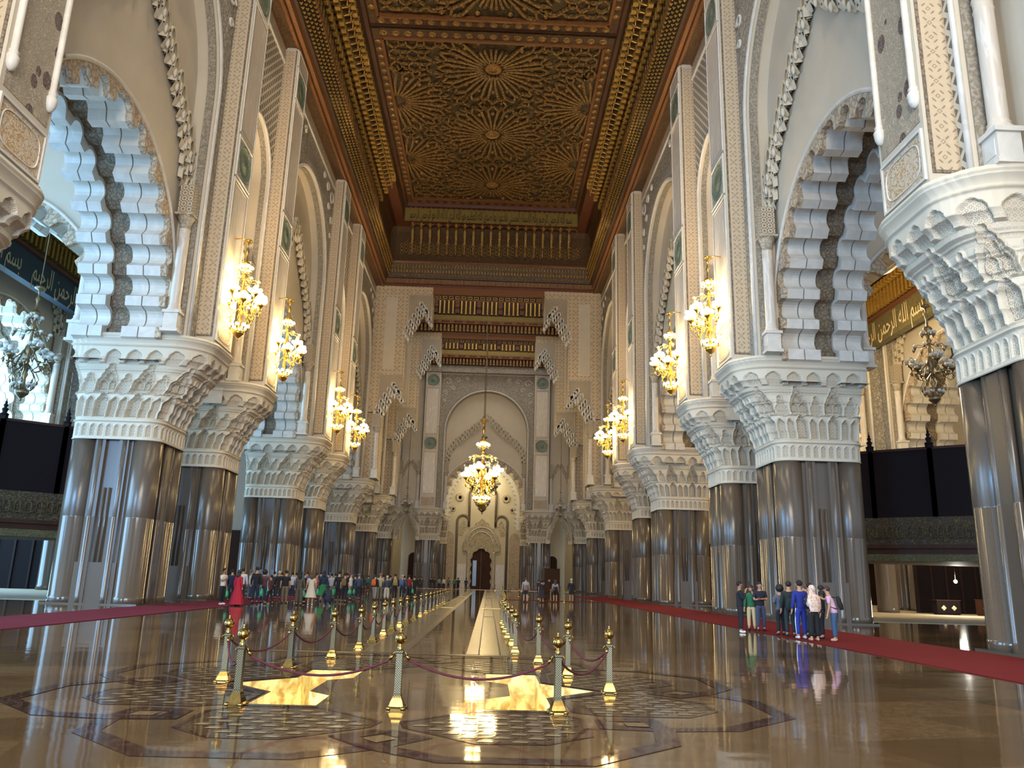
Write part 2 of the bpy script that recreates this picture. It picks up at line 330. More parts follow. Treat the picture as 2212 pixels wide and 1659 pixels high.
def capital_mesh(name, x0, x1, y0, y1, top, per, nz=190, sub=56):
    """x = along wall, y = depth away from the nave; flares to outline `top` at z 12.2"""
    ns = per*sub; B = outline(rrect(x0, x1, y0, y1, .7), ns)
    # match start points by angle about the centre
    T = outline(top, ns*4); c = np.array([(x0+x1)/2, (y0+y1)/2]); ab = np.arctan2(*(B-c).T[::-1]); at_ = np.arctan2(*(T-c).T[::-1])
    k0 = int(np.argmin(np.abs(((at_-ab[0]+PI) % (2*PI))-PI))); T = np.roll(T, -k0, 0)[::4]
    N = np.roll(B, -1, 0)-np.roll(B, 1, 0); N = np.stack([N[:, 1], -N[:, 0]], 1); N /= np.linalg.norm(N, axis=1)[:, None]
    z = np.linspace(7.7, 12.9, nz)[:, None]; u = ((np.arange(ns)/sub) % 1.0*1.7-.85)[None, :]   # metres inside one repeat
    z = z+0*u; u = u+0*z; D = np.zeros_like(z); C = np.zeros_like(z); ush = (u+.85+.85) % 1.7-.85
    # frieze of small blind arches
    for o in (-.64, -.21, .21, .64):
        du = u-o; sd = np.maximum(rect(du, z, .15, 7.85, 8.28), circ(du, z, [(8.28, .15), (8.36, .09)])); stamp(D, C, sd, .07, .03, .04)
    D += .10*np.exp(-((z-8.62)/.05)**2)+.05*np.exp(-((z-7.74)/.04)**2)
    # tier of niches with little columns
    for o, hw, t in ((0, .3, 9.55), (.6, .2, 9.5), (-.6, .2, 9.5)):
        du = (u-o); sd = np.maximum(rect(du, z, hw, 8.8, t), circ(du, z, [(t, hw), (t+hw*.7, hw*.6), (t+hw*1.15, hw*.3)])); stamp(D, C, sd, .16, .04)
    sd = np.maximum(rect(u, z, .2, 8.9, 9.5), circ(u, z, [(9.5, .2), (9.66, .12)])); stamp(D, C, sd, .05, .05, .03)
    for zz in (10.62, 11.12): D += .045*np.exp(-((z-zz)/.03)**2)*(C < .3)*(z < 11.3)
    for o in (.36, -.36): D += .05*np.clip(1-((u-o)/.05)**2, 0, 1)*((z > 8.8) & (z < 9.6))
    # stepped poly-lobed arches, tall and short by turns, with small niches inside
    sd = steps(u, z, 10.0, [(.46, 10.4), (.33, 10.72), (.2, 11.02), (.1, 11.3)]); stamp(D, C, sd, .1, .08, .045); sd = steps(u, z, 10.0, [(.34, 10.35), (.22, 10.66), (.11, 10.95)]); stamp(D, C, sd, .05, .05, .035)
    sd = steps(ush, z, 10.0, [(.3, 10.25), (.2, 10.52), (.1, 10.82)]); stamp(D, C, sd, .09, .07, .045)
    for o, b, hw in ((0, 10.62, .13), (.21, 10.2, .14), (-.21, 10.2, .14)):
        sd = np.maximum(rect(u-o, z, hw, b, b+.22), circ(u-o, z, [(b+.22, hw), (b+.32, hw*.5)])); stamp(D, C, sd, .08, .06, .03)
    D += .07*np.exp(-((z-10.02)/.04)**2)
    # arcade under the cornice: plain plate with round openings
    op = np.zeros_like(D)
    for uu in ((u+.425) % .85-.425,):
        sd = np.maximum(rect(uu, z, .31, 11.2, 11.75), circ(uu, z, [(11.75, .31), (11.95, .16)])); op = np.clip(sd/.03, 0, 1)
    arch_low = np.clip((z-11.42)/.04, 0, 1); D += .16*arch_low*(1-op); C = np.where(z > 11.4, op*.8, C); C = np.where((z > 10.95) & (z < 11.6), np.maximum(C, .35), C)
    D += .10*np.exp(-((z-12.32)/.05)**2)+.20*np.clip((z-12.3)/.35, 0, 1)**2+.06*np.exp(-((z-12.78)/.06)**2)
    # flare in corbelled steps
    t = np.clip((z-8.7)/(11.75-8.7), 0, 1); st = np.floor(t*6)/6+np.clip((t*6 % 1-.55)/.45, 0, 1)**2/6; Fz = np.where(t >= 1, 1, .35*t**1.3+.65*st**1.25)
    P2 = B[None]*(1-Fz[:, :, None])+T[None]*Fz[:, :, None]+N[None]*D[:, :, None]
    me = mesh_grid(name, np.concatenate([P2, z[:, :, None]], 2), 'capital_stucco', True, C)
    me.polygons.foreach_set('use_smooth', [False]*len(me.polygons)); return me
# pier in local coordinates: x along the wall (-2.1..2.1), y depth (0 = pilaster face, nave side)
_q = [(1.0+1.25*math.cos(t), 1.75-1.6*math.sin(t)) for t in np.linspace(0, PI/2, 9)]
TOPO = [(-x, y) for x, y in _q][::-1][:1]+[(-x, y) for x, y in _q][::-1][1:]
TOPO = [(-x, y) for x, y in _q]+[(x, y) for x, y in _q[::-1]]+[(2.25, 6.3), (-2.25, 6.3)]
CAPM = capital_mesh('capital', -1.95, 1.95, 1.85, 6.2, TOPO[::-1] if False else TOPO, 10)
def seam_cyl(mb, cx_, cy_, r, n=24):
    mb.lathe([(r*1.03, 0), (r*1.03, .35), (r, .37), (r, 3.98), (r-.008, 4.0), (r, 4.02), (r, 7.8)], n, (cx_, cy_, 0))
def make_pier():
    root = empty('pier'); x0, x1, y0, y1 = -1.95, 1.95, 1.85, 6.2; R = .70
    b = MB(); b.box(x0+.3, x1-.3, y0+.3, y1-.3, 0, 7.75)
    for sx in (-1, 1):                       # flat strips and recess on the two bay faces
        b.box(*sorted((sx*1.6, sx*1.86)), y0+1.4, y0+1.85, 0, 7.75)
        b.box(*sorted((sx*1.6, sx*1.86)), y1-1.85, y1-1.4, 0, 7.75)
        b.box(*sorted((sx*1.6, sx*1.80)), y0+1.2, y1-1.2, 0, 1.9)
    b.box(-.3, .3, y0+.1, y0+.35, 0, 7.75); b.box(-.3, .3, y1-.35, y1-.1, 0, 7.75)
    b.build('granite_shaft', 'polished_granite', root)
    for sx in (-1, 1):
        for y in (y0+R, y1-R):
            c = MB(); seam_cyl(c, sx*(1.95-R), y, R); c.build('corner_column', 'polished_granite', root)
            r = MB(); s = 1 if y < 3 else -1
            seam_cyl(r, sx*(1.95-.17), y+s*(R+.19), .14, 12); seam_cyl(r, sx*(1.95-2*R-.16), y0+.17 if s > 0 else y1-.17, .13, 12); r.build('roll_moulding', 'polished_granite', root)
        c = MB()
        for dy in (-.12, .12): c.tube([(sx*1.76, 4.02+dy, 1.9), (sx*1.76, 4.02+dy, 5.4)], .045, 8)
        c.build('granite_fillet', 'polished_granite', root)
    b = MB(); b.box(-2.0, 2.0, 1.8, 6.25, 0, .06); b.build('plinth', 'polished_granite', root)
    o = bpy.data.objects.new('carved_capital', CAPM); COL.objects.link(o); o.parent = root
    b = MB(); b.prism([(x*.985, y+.03) for x, y in TOPO], 12.86, 12.93, plane='xy'); b.build('cornice_slab', 'cream_plaster', root)
    b = MB(); b.prism([(-.0, 12.93), (.0, 12.9), (.3, 12.62), (.55, 12.5), (.55, 12.93)], -1.2, 1.2, plane='yz'); b.build('curved_console', 'pale_stone', root)
    return root
def frame_strip(b, x0, x1, z0, z1, w, y0, y1, mi=0):
    b.box(x0, x0+w, y0, y1, z0, z1, mi).box(x1-w, x1, y0, y1, z0, z1, mi).box(x0+w, x1-w, y0, y1, z0, z0+w, mi).box(x0+w, x1-w, y0, y1, z1-w, z1, mi)
def medallion(parent, zc, hw=1.12, y=-.0):
    b = MB(); b.box(-hw, hw, y-.03, y+.02, zc-hw, zc+hw); g_ = b.build('medallion_ground', 'carved_stucco', parent)
    b = MB(); frame_strip(b, -hw-.08, hw+.08, zc-hw-.08, zc+hw+.08, .1, y-.09, y); b.build('medallion_frame', 'pale_stone', g_)
    b = MB(); b.lathe([(.01, -.06), (.25, -.07), (.27, -.05), (.9, -.05), (.93, -.08), (1.0, -.08), (1.02, -.02)], 32, (0, y, zc), ax='y'); b.build('green_roundel', 'zellige_green', g_)
def long_panel(parent, z0, z1, y=0.0, hw=1.15):
    b = MB(); b.box(-hw, hw, y-.02, y+.02, z0, z1); g_ = b.build('marble_panel', 'white_marble', parent)
    b = MB(); frame_strip(b, -hw+.02, hw-.02, z0+.02, z1-.02, .16, y-.035, y); b.build('dotted_frame', 'dotted_border', g_)
    b = MB(); frame_strip(b, -hw-.06, hw+.06, z0-.06, z1+.06, .07, y-.07, y); b.build('stone_frame', 'pale_stone', g_)
def side_band(parent, sx, far=False):
    b = MB(); x0, x1 = (1.3, 1.335) if sx > 0 else (-1.335, -1.3)
    b.box(x0, x1, .2, .95, 13.35, 36.9); b.build('leaf_pattern_band', 'leaf_tile', parent)
    b = MB()
    for a, c in ((.1, .2), (.95, 1.05)): b.box(x0, x1+(.0 if sx > 0 else 0), a, c, 13.25, 37.0)
    b.box(x0, x1, .2, .95, 13.25, 13.35); b.build('band_edging', 'carved_brown_band', parent)
def make_pilaster(variant=0):
    root = empty('pilaster'); b = MB(); b.box(-1.3, 1.3, 0, 2.2, 12.94, 37.25); b.build('pilaster_body', 'cream_plaster', root)
    if variant == 0:
        for a, c in ((15.05, 22.25), (25.1, 33.25), (35.95, 37.0)): long_panel(root, a, c)
        for z in (23.65, 34.6): medallion(root, z)
    else:
        b = MB(); b.box(-1.15, 1.15, -.02, .02, 15.0, 37.1); b.build('flower_panel', 'floral_ground', root)
        for x in (-1.05, 1.05):
            b = MB(); b.lathe([(.02, 15.5), (.1, 15.55), (.17, 15.7), (.2, 15.95), (.13, 16.05), (.16, 16.12), (.11, 16.2), (.11, 37.1)], 14, (x, -.05, 0)); b.build('ribbed_colonnette', 'pale_stone', root)
    b = MB(); b.box(-1.1, 1.1, -.03, .02, 13.2, 14.6); b.build('inscription_panel', 'inscription_relief', root)
    b = MB(); frame_strip(b, -1.2, 1.2, 13.1, 14.75, .08, -.08, 0)
    K = [(.98*math.copysign(abs(math.cos(t))**.5, math.cos(t)), 13.92+.58*math.copysign(abs(math.sin(t))**.6, math.sin(t))) for t in np.linspace(0, 2*PI, 41)]
    b.tube([(x, -.04, z) for x, z in K], .025, 5); b.build('inscription_frame', 'pale_stone', root)
    for sx in (-1, 1): side_band(root, sx)
    return root
# ---- bays
def ell(t, a, b, zc): return (a*math.cos(t), zc+b*math.sin(t))
def lobed_profile(a, b, zc, z0, n=11, dep=.5):
    """right half from (x, z0) up to the crown; returns list of (x,z) plus outer smooth curve"""
    pts = [(a, z0)]; base = [(a, z0), (a, zc)]
    L = [ell(PI/2*i/400, a, b, zc) for i in range(401)]; L = [(a, z0+(zc-z0)*i/60) for i in range(60)]+L
    s = np.r_[0, np.cumsum([math.dist(L[i], L[i+1]) for i in range(len(L)-1)])]; T = s[-1]; L = np.array(L)
    def at(q, off):
        x = np.interp(q, s, L[:, 0]); z = np.interp(q, s, L[:, 1]); x2 = np.interp(q+.01, s, L[:, 0]); z2 = np.interp(q+.01, s, L[:, 1]); d = np.array([x2-x, z2-z])
        if q+.01 >= T: d = np.array([-1, 0.])
        d /= np.linalg.norm(d)+1e-9; return (x-d[1]*off, z+d[0]*off)      # inward = left of travel... fixed below
    out = []; m_ = (T)/(n+.5); q = 0.0
    for k in range(n+1):
        for j in range(9):                                             # scooped lobe then a flat cusp
            f = j/8; ww = .66*m_; qq = q+f*ww
            if qq > T: break
            out.append(at(qq, dep*(1-math.sqrt(max(0, 1-(2*f-1)**2)))*.9))
        qq = q+m_
        if qq <= T: out.append(at(min(q+.67*m_, T), dep)); out.append(at(min(q+.99*m_, T), dep*1.0))
        q += m_
    return out, L, at, T
def mirror(P): return P+[(-x, z) for x, z in P[::-1] if x > 1e-6]
def arch_courses(root, prof, specs):
    """sweep the lobed profile through depth; specs = (y0, y1, thickness, material, name)"""
    P = mirror(prof)
    for y0, y1, th, mt, nm in specs:
        b = MB(); n = len(P); O = []
        cz = 13.0
        for x, z in P:
            l = math.hypot(x, max(z-cz, 0)+.001); O.append((x+th*x/l, z+th*max(z-cz, 0)/l))
        b.strip([(x, y0, z) for x, z in P], [(x, y1, z) for x, z in P], sm=False)
        b.strip([(x, y0, z) for x, z in P], [(x, y0, z) for x, z in O]); b.strip([(x, y1, z) for x, z in P], [(x, y1, z) for x, z in O]); b.strip([(x, y0, z) for x, z in O], [(x, y1, z) for x, z in O])
        b.build(nm, mt, root, fix=True)
def fill_to_rect(b, C, y, x1, z0, z1, mi=0):
    """plane between an arch curve C (list right->crown->left) and the rectangle"""
    out = []; cz = 16.0 if z1 > 20 else z0+1
    for x, z in C:
        dx, dz = x, max(z-cz, 0); t = min(x1/abs(dx) if abs(dx) > 1e-6 else 1e9, (z1-cz)/dz if dz > 1e-6 else 1e9)
        out.append((dx*t, y, (cz+dz*t) if z > cz else z))
    A = [(x, y, z) for x, z in C]; b.strip(A, out, mi)
    # corners of the rectangle
    for s in (1, -1):
        k = max([i for i in range(len(C)) if out[i][0]*s >= x1-1e-6], key=lambda i: out[i][2]); nb = [i for i in (k-1, k+1) if 0 <= i < len(C) and abs(out[i][0]) < x1-1e-6]
        if nb: b.add([out[k], (x1*s, y, z1), out[nb[0]]], [(0, 1, 2)], mi)
def lace(root, path, y, mt='capital_stucco', cell=.42, nm='stalactite_arch', rows=3):
    """band of small hooded niches stepping along a path (x,z), right half, mirrored"""
    P = np.array(path, float); d = np.hypot(*(P[1:]-P[:-1]).T); s = np.r_[0, np.cumsum(d)]; N = int(s[-1]/(cell*.8))
    b = MB()
    for sx in (1, -1):
        for k in range(N+1):
            q = s[-1]*k/N; x = np.interp(q, s, P[:, 0]); z = np.interp(q, s, P[:, 1]); jag = ((k % 4)-1.5)*cell*.34
            for r in range(rows):
                xx = sx*(x-(r-1)*cell*.78); zz = z+(r-1)*cell*1.15*.6+jag-abs(r-1)*.08; dep = .42-.09*r; w = cell*.46; h = cell*1.25
                # hood: arched block with a hollow face and a drop below
                A = [(xx-w, zz), (xx-w, zz+h*.55), (xx-w*.6, zz+h*.82), (xx, zz+h), (xx+w*.6, zz+h*.82), (xx+w, zz+h*.55), (xx+w, zz)]
                I = [(xx+(a-xx)*.68, zz+(c-zz)*.86) for a, c in A]
                fa = [(a, y-dep, c) for a, c in A]; fi = [(a, y-dep, c) for a, c in I]; bi = [(a, y-dep+.18, c) for a, c in I]; bk = [(a, y, c+.1) for a, c in A]
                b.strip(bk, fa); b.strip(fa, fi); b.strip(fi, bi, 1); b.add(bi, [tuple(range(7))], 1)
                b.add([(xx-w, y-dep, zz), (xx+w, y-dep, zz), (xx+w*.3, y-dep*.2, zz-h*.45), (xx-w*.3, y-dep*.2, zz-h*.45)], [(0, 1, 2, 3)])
                if r == 0: b.lathe([(.01, zz-h*.55), (w*.35, zz-h*.35), (w*.3, zz), (w*.1, zz+.1)], 6, (xx, y-dep+.05, 0))
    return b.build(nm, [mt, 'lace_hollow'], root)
def jamb_column(root, x, y):
    b = MB(); b.box(x-.42, x+.42, y-.42, y+.42, 12.9, 13.05).box(x-.34, x+.34, y-.34, y+.34, 13.05, 13.85).box(x-.42, x+.42, y-.42, y+.42, 13.85, 14.0); b.box(x-.22, x+.22, y-.36, y+.36, 13.2, 13.7).build('pedestal', 'pale_stone', root)
    b = MB(); b.lathe([(.34, 14.0), (.36, 14.1), (.28, 14.2), (.31, 14.26), (.26, 14.34), (.27, 14.42), (.265, 17.9), (.29, 17.95), (.26, 18.0), (.27, 18.25), (.3, 18.3), (.28, 18.36)], 20, (x, y, 0)); b.build('jamb_column', 'white_marble', root)
    b = MB(); b.lathe([(.28, 18.36), (.27, 18.6), (.36, 18.85), (.44, 19.05)], 12, (x, y, 0)); b.box(x-.46, x+.46, y-.46, y+.46, 19.03, 19.15); b.build('carved_column_capital', 'carved_stucco', root)
    b = MB(); b.box(x-.36, x+.36, y-.36, y+.36, 19.15, 20.7); b.build('impost_block', 'star_lattice', root)
def make_wide_bay(nm='wide_bay'):
    root = empty(nm); prof, L, at, T = lobed_profile(7.35, 8.0, 13.6, 11.55, 8, .72)
    outer = [at(q, -.18) for q in np.linspace(0, T, 60)]; outer2 = [at(q, -.34) for q in np.linspace(0, T, 60)]
    # carved border between the lobes and the smooth outer curve
    b = MB(); n = len(prof); s_out = [at(q, -.2) for q in np.linspace(0, T, n)]
    for sx in (1, -1): b.strip([(x*sx, 2.05, z) for x, z in prof], [(x*sx, 2.05, z) for x, z in s_out])
    for sx in (1, -1): b.strip([(x*sx, 2.05, z) for x, z in prof], [(x*sx, 2.35, z) for x, z in prof])
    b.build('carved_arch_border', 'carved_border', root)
    b = MB(); C = mirror(outer2); b.tube([(x, 2.05, z) for x, z in mirror([at(q, -.26) for q in np.linspace(0, T, 60)])], .11, 6); b.build('arch_moulding', 'pale_stone', root)
    arch_courses(root, lobed_profile(7.5, 8.15, 13.6, 11.55, 8, .3)[0], [(4.0, 4.95, .5, 'carved_brown_band', 'carved_soffit_band')])
    arch_courses(root, prof, [(2.35, 3.15, .5, 'pale_stone', 'white_voussoir_course'), (3.21, 4.0, .5, 'pale_stone', 'white_voussoir_course'),
                              (4.95, 5.6, .5, 'pale_stone', 'white_voussoir_course'), (5.66, 6.4, .5, 'pale_stone', 'white_voussoir_course')])
    b = MB(); fill_to_rect(b, mirror([at(q, -.2) for q in np.linspace(0, T, 60)]), 2.1, 8.15, 12.9, 34.6); b.build('niche_wall', 'cream_plaster', root)
    b = MB(); fill_to_rect(b, mirror([at(q, -.15) for q in np.linspace(0, T, 60)]), 6.45, 8.15, 12.9, 37.2); b.build('aisle_wall', 'cream_plaster', root)
    # outer blind arch plate
    R = 6.95; arc = [(R, 12.9), (R, 20)]+[(R*math.cos(t), 25.9+1.03*R*math.sin(t)) for t in np.linspace(0, PI/2, 26)]
    C = mirror(arc); b = MB(); b.strip([(x, .95, z) for x, z in C], [(x, 2.1, z) for x, z in C]); b.build('arch_reveal', 'cream_plaster', root)
    b = MB(); b.strip([(x*.985, 1.1, z-.1 if z > 20 else z) for x, z in C], [(x*.985, 1.5, z-.1 if z > 20 else z) for x, z in C]); b.strip([(x*.985, 1.1, z-.1 if z > 20 else z) for x, z in C], [(x, 1.1, z) for x, z in C]); b.build('dark_stone_band', 'dark_band', root)
    b = MB(); b.tube([(x*1.02, .93, z+.1 if z > 20 else z) for x, z in C], .13, 6); b.build('white_arch_moulding', 'pale_stone', root)
    b = MB(); O = [(x*1.075 if z < 21 else x*1.075, z+.35 if z > 20 else z) for x, z in C]; b.strip([(x, .94, z) for x, z in C], [(x, .94, z) for x, z in O]); b.build('carved_arch_rim', 'dark_band', root)
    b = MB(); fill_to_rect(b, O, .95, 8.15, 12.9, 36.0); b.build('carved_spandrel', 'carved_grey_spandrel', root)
    b = MB()
    for sx in (1, -1):                                                  # scrolls in relief
        for cx_, cz, r in ((6.9, 34.6, .75), (5.2, 34.9, .5), (3.6, 35.2, .35), (7.3, 32.6, .45), (7.4, 31.2, .3), (6.0, 33.4, .4)):
            K = [(sx*cx_+sx*r*(1-.7*t/3)*math.cos(t*2.1), .92, cz+r*(1-.7*t/3)*math.sin(t*2.1)) for t in np.linspace(0, 3, 18)]; b.tube(K, .09, 5)
    b.build('spandrel_scroll', 'pale_stone', root)
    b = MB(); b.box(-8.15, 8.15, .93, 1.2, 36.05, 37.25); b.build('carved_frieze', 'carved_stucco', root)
    b = MB(); b.box(-8.15, 8.15, .82, 1.0, 35.95, 36.1); b.build('frieze_moulding', 'pale_stone', root)
    lace(root, [(6.75, 20.9), (6.5, 22.2), (5.6, 23.5), (4.3, 24.7), (2.9, 25.9), (1.4, 27.1), (.25, 28.3)], 2.05, cell=.62)
    for sx in (1, -1): jamb_column(root, sx*6.6, 1.55)
    return root
def make_narrow_bay(nm='narrow_bay'):
    root = empty(nm); H = 3.45
    R = 2.85; C = mirror([(R, 12.9), (R, 20)]+[(R*math.cos(t), 26.3+1.15*R*math.sin(t)) for t in np.linspace(0, PI/2, 18)])
    b = MB(); b.strip([(x, .95, z) for x, z in C], [(x, 2.1, z) for x, z in C]); b.build('arch_reveal', 'cream_plaster', root)
    b = MB(); b.strip([(x*.98, 1.1, z) for x, z in C], [(x*.98, 1.45, z) for x, z in C]); b.build('dark_stone_band', 'dark_band', root)
    b = MB(); b.tube([(x*1.03, .93, z+.08 if z > 20 else z) for x, z in C], .1, 6); b.build('white_arch_moulding', 'pale_stone', root)
    b = MB(); fill_to_rect(b, C, .95, H, 12.9, 36.0); b.build('lattice_spandrel', 'lattice_stucco', root)
    b = MB(); b.box(-H, H, .93, 1.2, 36.05, 37.25); b.build('carved_frieze', 'carved_stucco', root)
    b = MB(); b.box(-H, H, .82, 1.0, 35.95, 36.1); b.build('frieze_moulding', 'pale_stone', root)
    A = mirror([(2.2, 11.5), (2.25, 13.0), (1.95, 13.5), (2.0, 14.2), (1.5, 14.6), (1.4, 15.3), (.9, 15.6), (.7, 16.3), (.001, 16.8)])
    b = MB(); b.strip([(x, 2.1, z) for x, z in A], [(x, 5.8, z) for x, z in A]); b.build('small_arch_soffit', 'pale_stone', root)
    b = MB(); cc = MB(); C2 = [(x, z) for x, z in A]
    for yy in (2.1, 5.8):
        t = MB(); b.add(*_holed(C2, yy, H, 11.5, 34.6)[:2])
    b.build('niche_wall', 'cream_plaster', root)
    lace(root, [(2.5, 19.4), (2.35, 20.3), (1.7, 21.1), (1.0, 21.9), (.2, 22.9)], 2.05, cell=.45)
    for sx in (1, -1): jamb_column(root, sx*2.45, 1.55)
    return root
def _holed(C, y, x1, z0, z1):
    n = len(C); k = n//2; v = [(x, y, z) for x, z in C]; out = []
    for i, (x, z) in enumerate(C):
        sx = 1 if i < k else (-1 if i > k else 0)
        out.append((x1*sx, y, z if sx else z1))
    f = [(i, i+1, n+i+1, n+i) for i in range(n-1) if i not in (k-1, k)]
    v += out; v += [(x1, y, z1), (-x1, y, z1)]
    f += [(k-1, k, n+k, 2*n, n+k-1), (k, k+1, n+k+1, 2*n+1, n+k)]
    return v, f
def place(o, x, y, rz): o.location = (x, y, 0); o.rotation_euler = (0, 0, rz); return o

# ================================================================ the hall
SIDE = {-1: PI/2, 1: -PI/2}
def sidex(s, off=13.3): return XC+s*off
pier0 = make_pier(); pil0 = make_pilaster(0); pilF = make_pilaster(1); wide0 = make_wide_bay(); narrow0 = make_narrow_bay()
used = {}
def inst(proto, key, x, y, rz):
    o = proto if key not in used else copy_tree(proto); used[key] = 1
    return place(o, x, y, rz)
SN = {-1: 'left', 1: 'right'}
def strip_meta(o): return o
PIERY = [20.2, 39.0, 48.4, 67.1, 76.5, 95.2, 114.0, 132.7]
LAB = {20.2: 'closest to the viewer', 39.0: 'second from the viewer', 48.4: 'third from the viewer', 67.1: 'fourth from the viewer',
       76.5: 'fifth from the viewer', 95.2: 'under the first stepped cross wall', 114.0: 'under the second stepped cross wall', 132.7: 'at the corner of the far niched wall'}
for s in (-1, 1):
    for y in PIERY:
        o = inst(pier0, 'pier', sidex(s), y+1.3, SIDE[s])
        tag(o, 'granite pier with carved capital, %s row, %s' % (SN[s], LAB[y]), 'pier', 'granite piers along the nave')
    for y in [20.2, 39.0, 48.4, 67.1, 76.5]:
        o = inst(pilF if y == 20.2 else pil0, 'pilF' if y == 20.2 else 'pil', sidex(s), y+1.3, SIDE[s])
        tag(o, 'tall cream pilaster above the %s pier %s' % (SN[s], LAB[y]), 'pilaster', 'pilasters along the nave')
wl = {s: tag(empty('wall_'+SN[s], (0, 0, 0)), kind='structure') for s in (-1, 1)}
def bay(proto, key, x, y, rz, parent=None):
    o = inst(proto, key, x, y, rz)
    tag(o, kind='structure'); o.name = 'trim_%d' % (len([1 for q in bpy.data.objects if q.name.startswith('trim_')])+1)
    return o
for s in (-1, 1):
    for yc in (30.9, 59.05, 105.05, 123.6): bay(wide0, 'wide', sidex(s), yc, SIDE[s])
    for yc in (16.8, 45.0, 73.1): bay(narrow0, 'narrow', sidex(s), yc, SIDE[s])
    bay(wide0, 'wide', sidex(s), 87.0, SIDE[s])
# second, outer row of arches across each aisle
for s in (-1, 1):
    for yc in (30.9, 59.05, 77.9): bay(wide0, 'wide', sidex(s, 34.4), yc, SIDE[s])
    for y in (39.0, 48.4, 67.1): 
        o = inst(pier0, 'pier', sidex(s, 34.4), y+1.3, SIDE[s]); tag(o, 'outer granite pier beyond the %s balcony, %s' % (SN[s], {39.0: 'level with the big front pier', 48.4: 'in the middle of the aisle', 67.1: 'furthest back'}[y]), 'pier', 'granite piers of the aisles')
    for yc in (38.2, 66.3): bay(wide0, 'wide', sidex(s, 27.2), yc, 0)
# ---- stepped cross walls (A, B)
def cross_wall(nm, y, th=2.6):
    root = empty(nm, (XC, y, 0), kind='structure')
    half = [(15.6, 20.9), (12.5, 21.0), (11.6, 23.2), (10.75, 24.3), (10.3, 22.6), (10.12, 22.6), (10.12, 30.9), (9.3, 32.0), (8.3, 34.2), (7.9, 34.7), (7.3, 32.8), (7.04, 32.6), (7.04, 37.25), (15.6, 37.25)]
    jamb = [(15.6, 12.9), (12.55, 12.9), (12.55, 20.9), (15.6, 20.9)]
    for s in (1, -1):
        b = MB(); b.prism([(s*x, z) for x, z in half], 0, th); b.prism([(s*x, z) for x, z in jamb], .2, th); b.build('stepped_wall', 'leaf_tile_far', root)
        b = MB(); b.box(*sorted((s*12.7, s*11.5)), -.04, .0, 26.4, 35.6); b.build('plain_panel', 'cream_plaster', root)
        b = MB(); x0, x1 = sorted((s*12.78, s*11.42)); frame_strip(b, x0, x1, 26.3, 35.7, .07, -.07, 0)
        for xa, xb, za, zb in ((7.1, 10.0, 31.5, 36.2), (10.2, 13.0, 22.0, 25.7)):
            x0, x1 = sorted((s*xa, s*xb)); pass
        b.build('panel_frame', 'pale_stone', root)
        b = MB(); b.prism([(s*7.15, 36.1), (s*9.95, 36.1), (s*9.95, 31.6), (s*9.3, 32.2), (s*8.3, 34.4), (s*7.9, 34.8), (s*7.4, 33.4), (s*7.15, 33.2)], -.05, 0)
        b.prism([(s*10.25, 25.6), (s*12.95, 25.6), (s*12.95, 21.4), (s*12.5, 21.3), (s*11.6, 23.4), (s*10.75, 24.5), (s*10.3, 23.0)], -.05, 0); b.build('scale_panel', 'scale_tile', root)
        b = MB()
        for K in ([(7.1, 36.15), (10.0, 36.15), (10.0, 31.3)], [(10.2, 25.7), (13.0, 25.7), (13.0, 21.2)], [(7.06, 32.7), (7.06, 36.2)], [(10.14, 24.5), (10.14, 30.9)]): b.tube([(s*x, -.05, z) for x, z in K], .06, 4)
        b.build('box_moulding', 'pale_stone', root)
        for K, nm2 in (([(10.0, 31.0), (9.3, 32.2), (8.3, 34.3), (7.9, 34.9)], 'stalactite_edge'), ([(7.9, 34.6), (7.2, 32.9)], 'stalactite_edge'), ([(12.9, 20.8), (11.7, 23.1), (10.75, 24.4)], 'stalactite_edge'), ([(10.75, 24.2), (10.25, 22.8)], 'stalactite_edge')):
            P = np.array(K); b = MB(); d = np.hypot(*(P[1:]-P[:-1]).T); q = np.r_[0, np.cumsum(d)]; N = max(3, int(q[-1]/.42))
            for k in range(N+1):
                x = np.interp(q[-1]*k/N, q, P[:, 0])*s; z = np.interp(q[-1]*k/N, q, P[:, 1])
                for r in range(3):
                    xx = x+s*(r-.6)*.3; zz = z-.45+(.24 if k % 2 else -.14)+(r-1)*.42; A = [(xx-.17, zz), (xx-.17, zz+.3), (xx, zz+.6), (xx+.17, zz+.3), (xx+.17, zz)]
                    b.strip([(a, .1, c) for a, c in A], [(a, -.3+.1*r, c) for a, c in A]); b.add([(a, -.3+.1*r, c) for a, c in A], [(0, 1, 2, 3, 4)]); b.lathe([(.01, zz-.3), (.06, zz-.2), (.07, zz)], 6, (xx, -.2, 0))
            b.build(nm2, 'pale_stone', root)
        jamb_column(root, s*12.9, -.2)
    b = MB(); b.box(-7.04, 7.04, 0, th, 36.5, 37.25); b.build('wooden_lintel', 'wood_orange_trim', root)
    b = MB()
    for k in range(17): x = -6.4+.8*k; frame_strip2(b, x-.28, x+.28, .9, 1.7, .06, 36.42, 36.5)
    b.build('coffer_frame', 'pale_paint', root)
    b = MB(); b.box(-6.8, 6.8, .6, 2.0, 36.46, 36.52); b.build('coffer_ground', 'dark_wood', root)
    return root
def frame_strip2(b, x0, x1, y0, y1, w, z0, z1):
    b.box(x0, x0+w, y0, y1, z0, z1).box(x1-w, x1, y0, y1, z0, z1).box(x0+w, x1-w, y0, y0+w, z0, z1).box(x0+w, x1-w, y1-w, y1, z0, z1)
cross_wall('wall_first_cross', 94.38); cross_wall('wall_second_cross', 113.3)
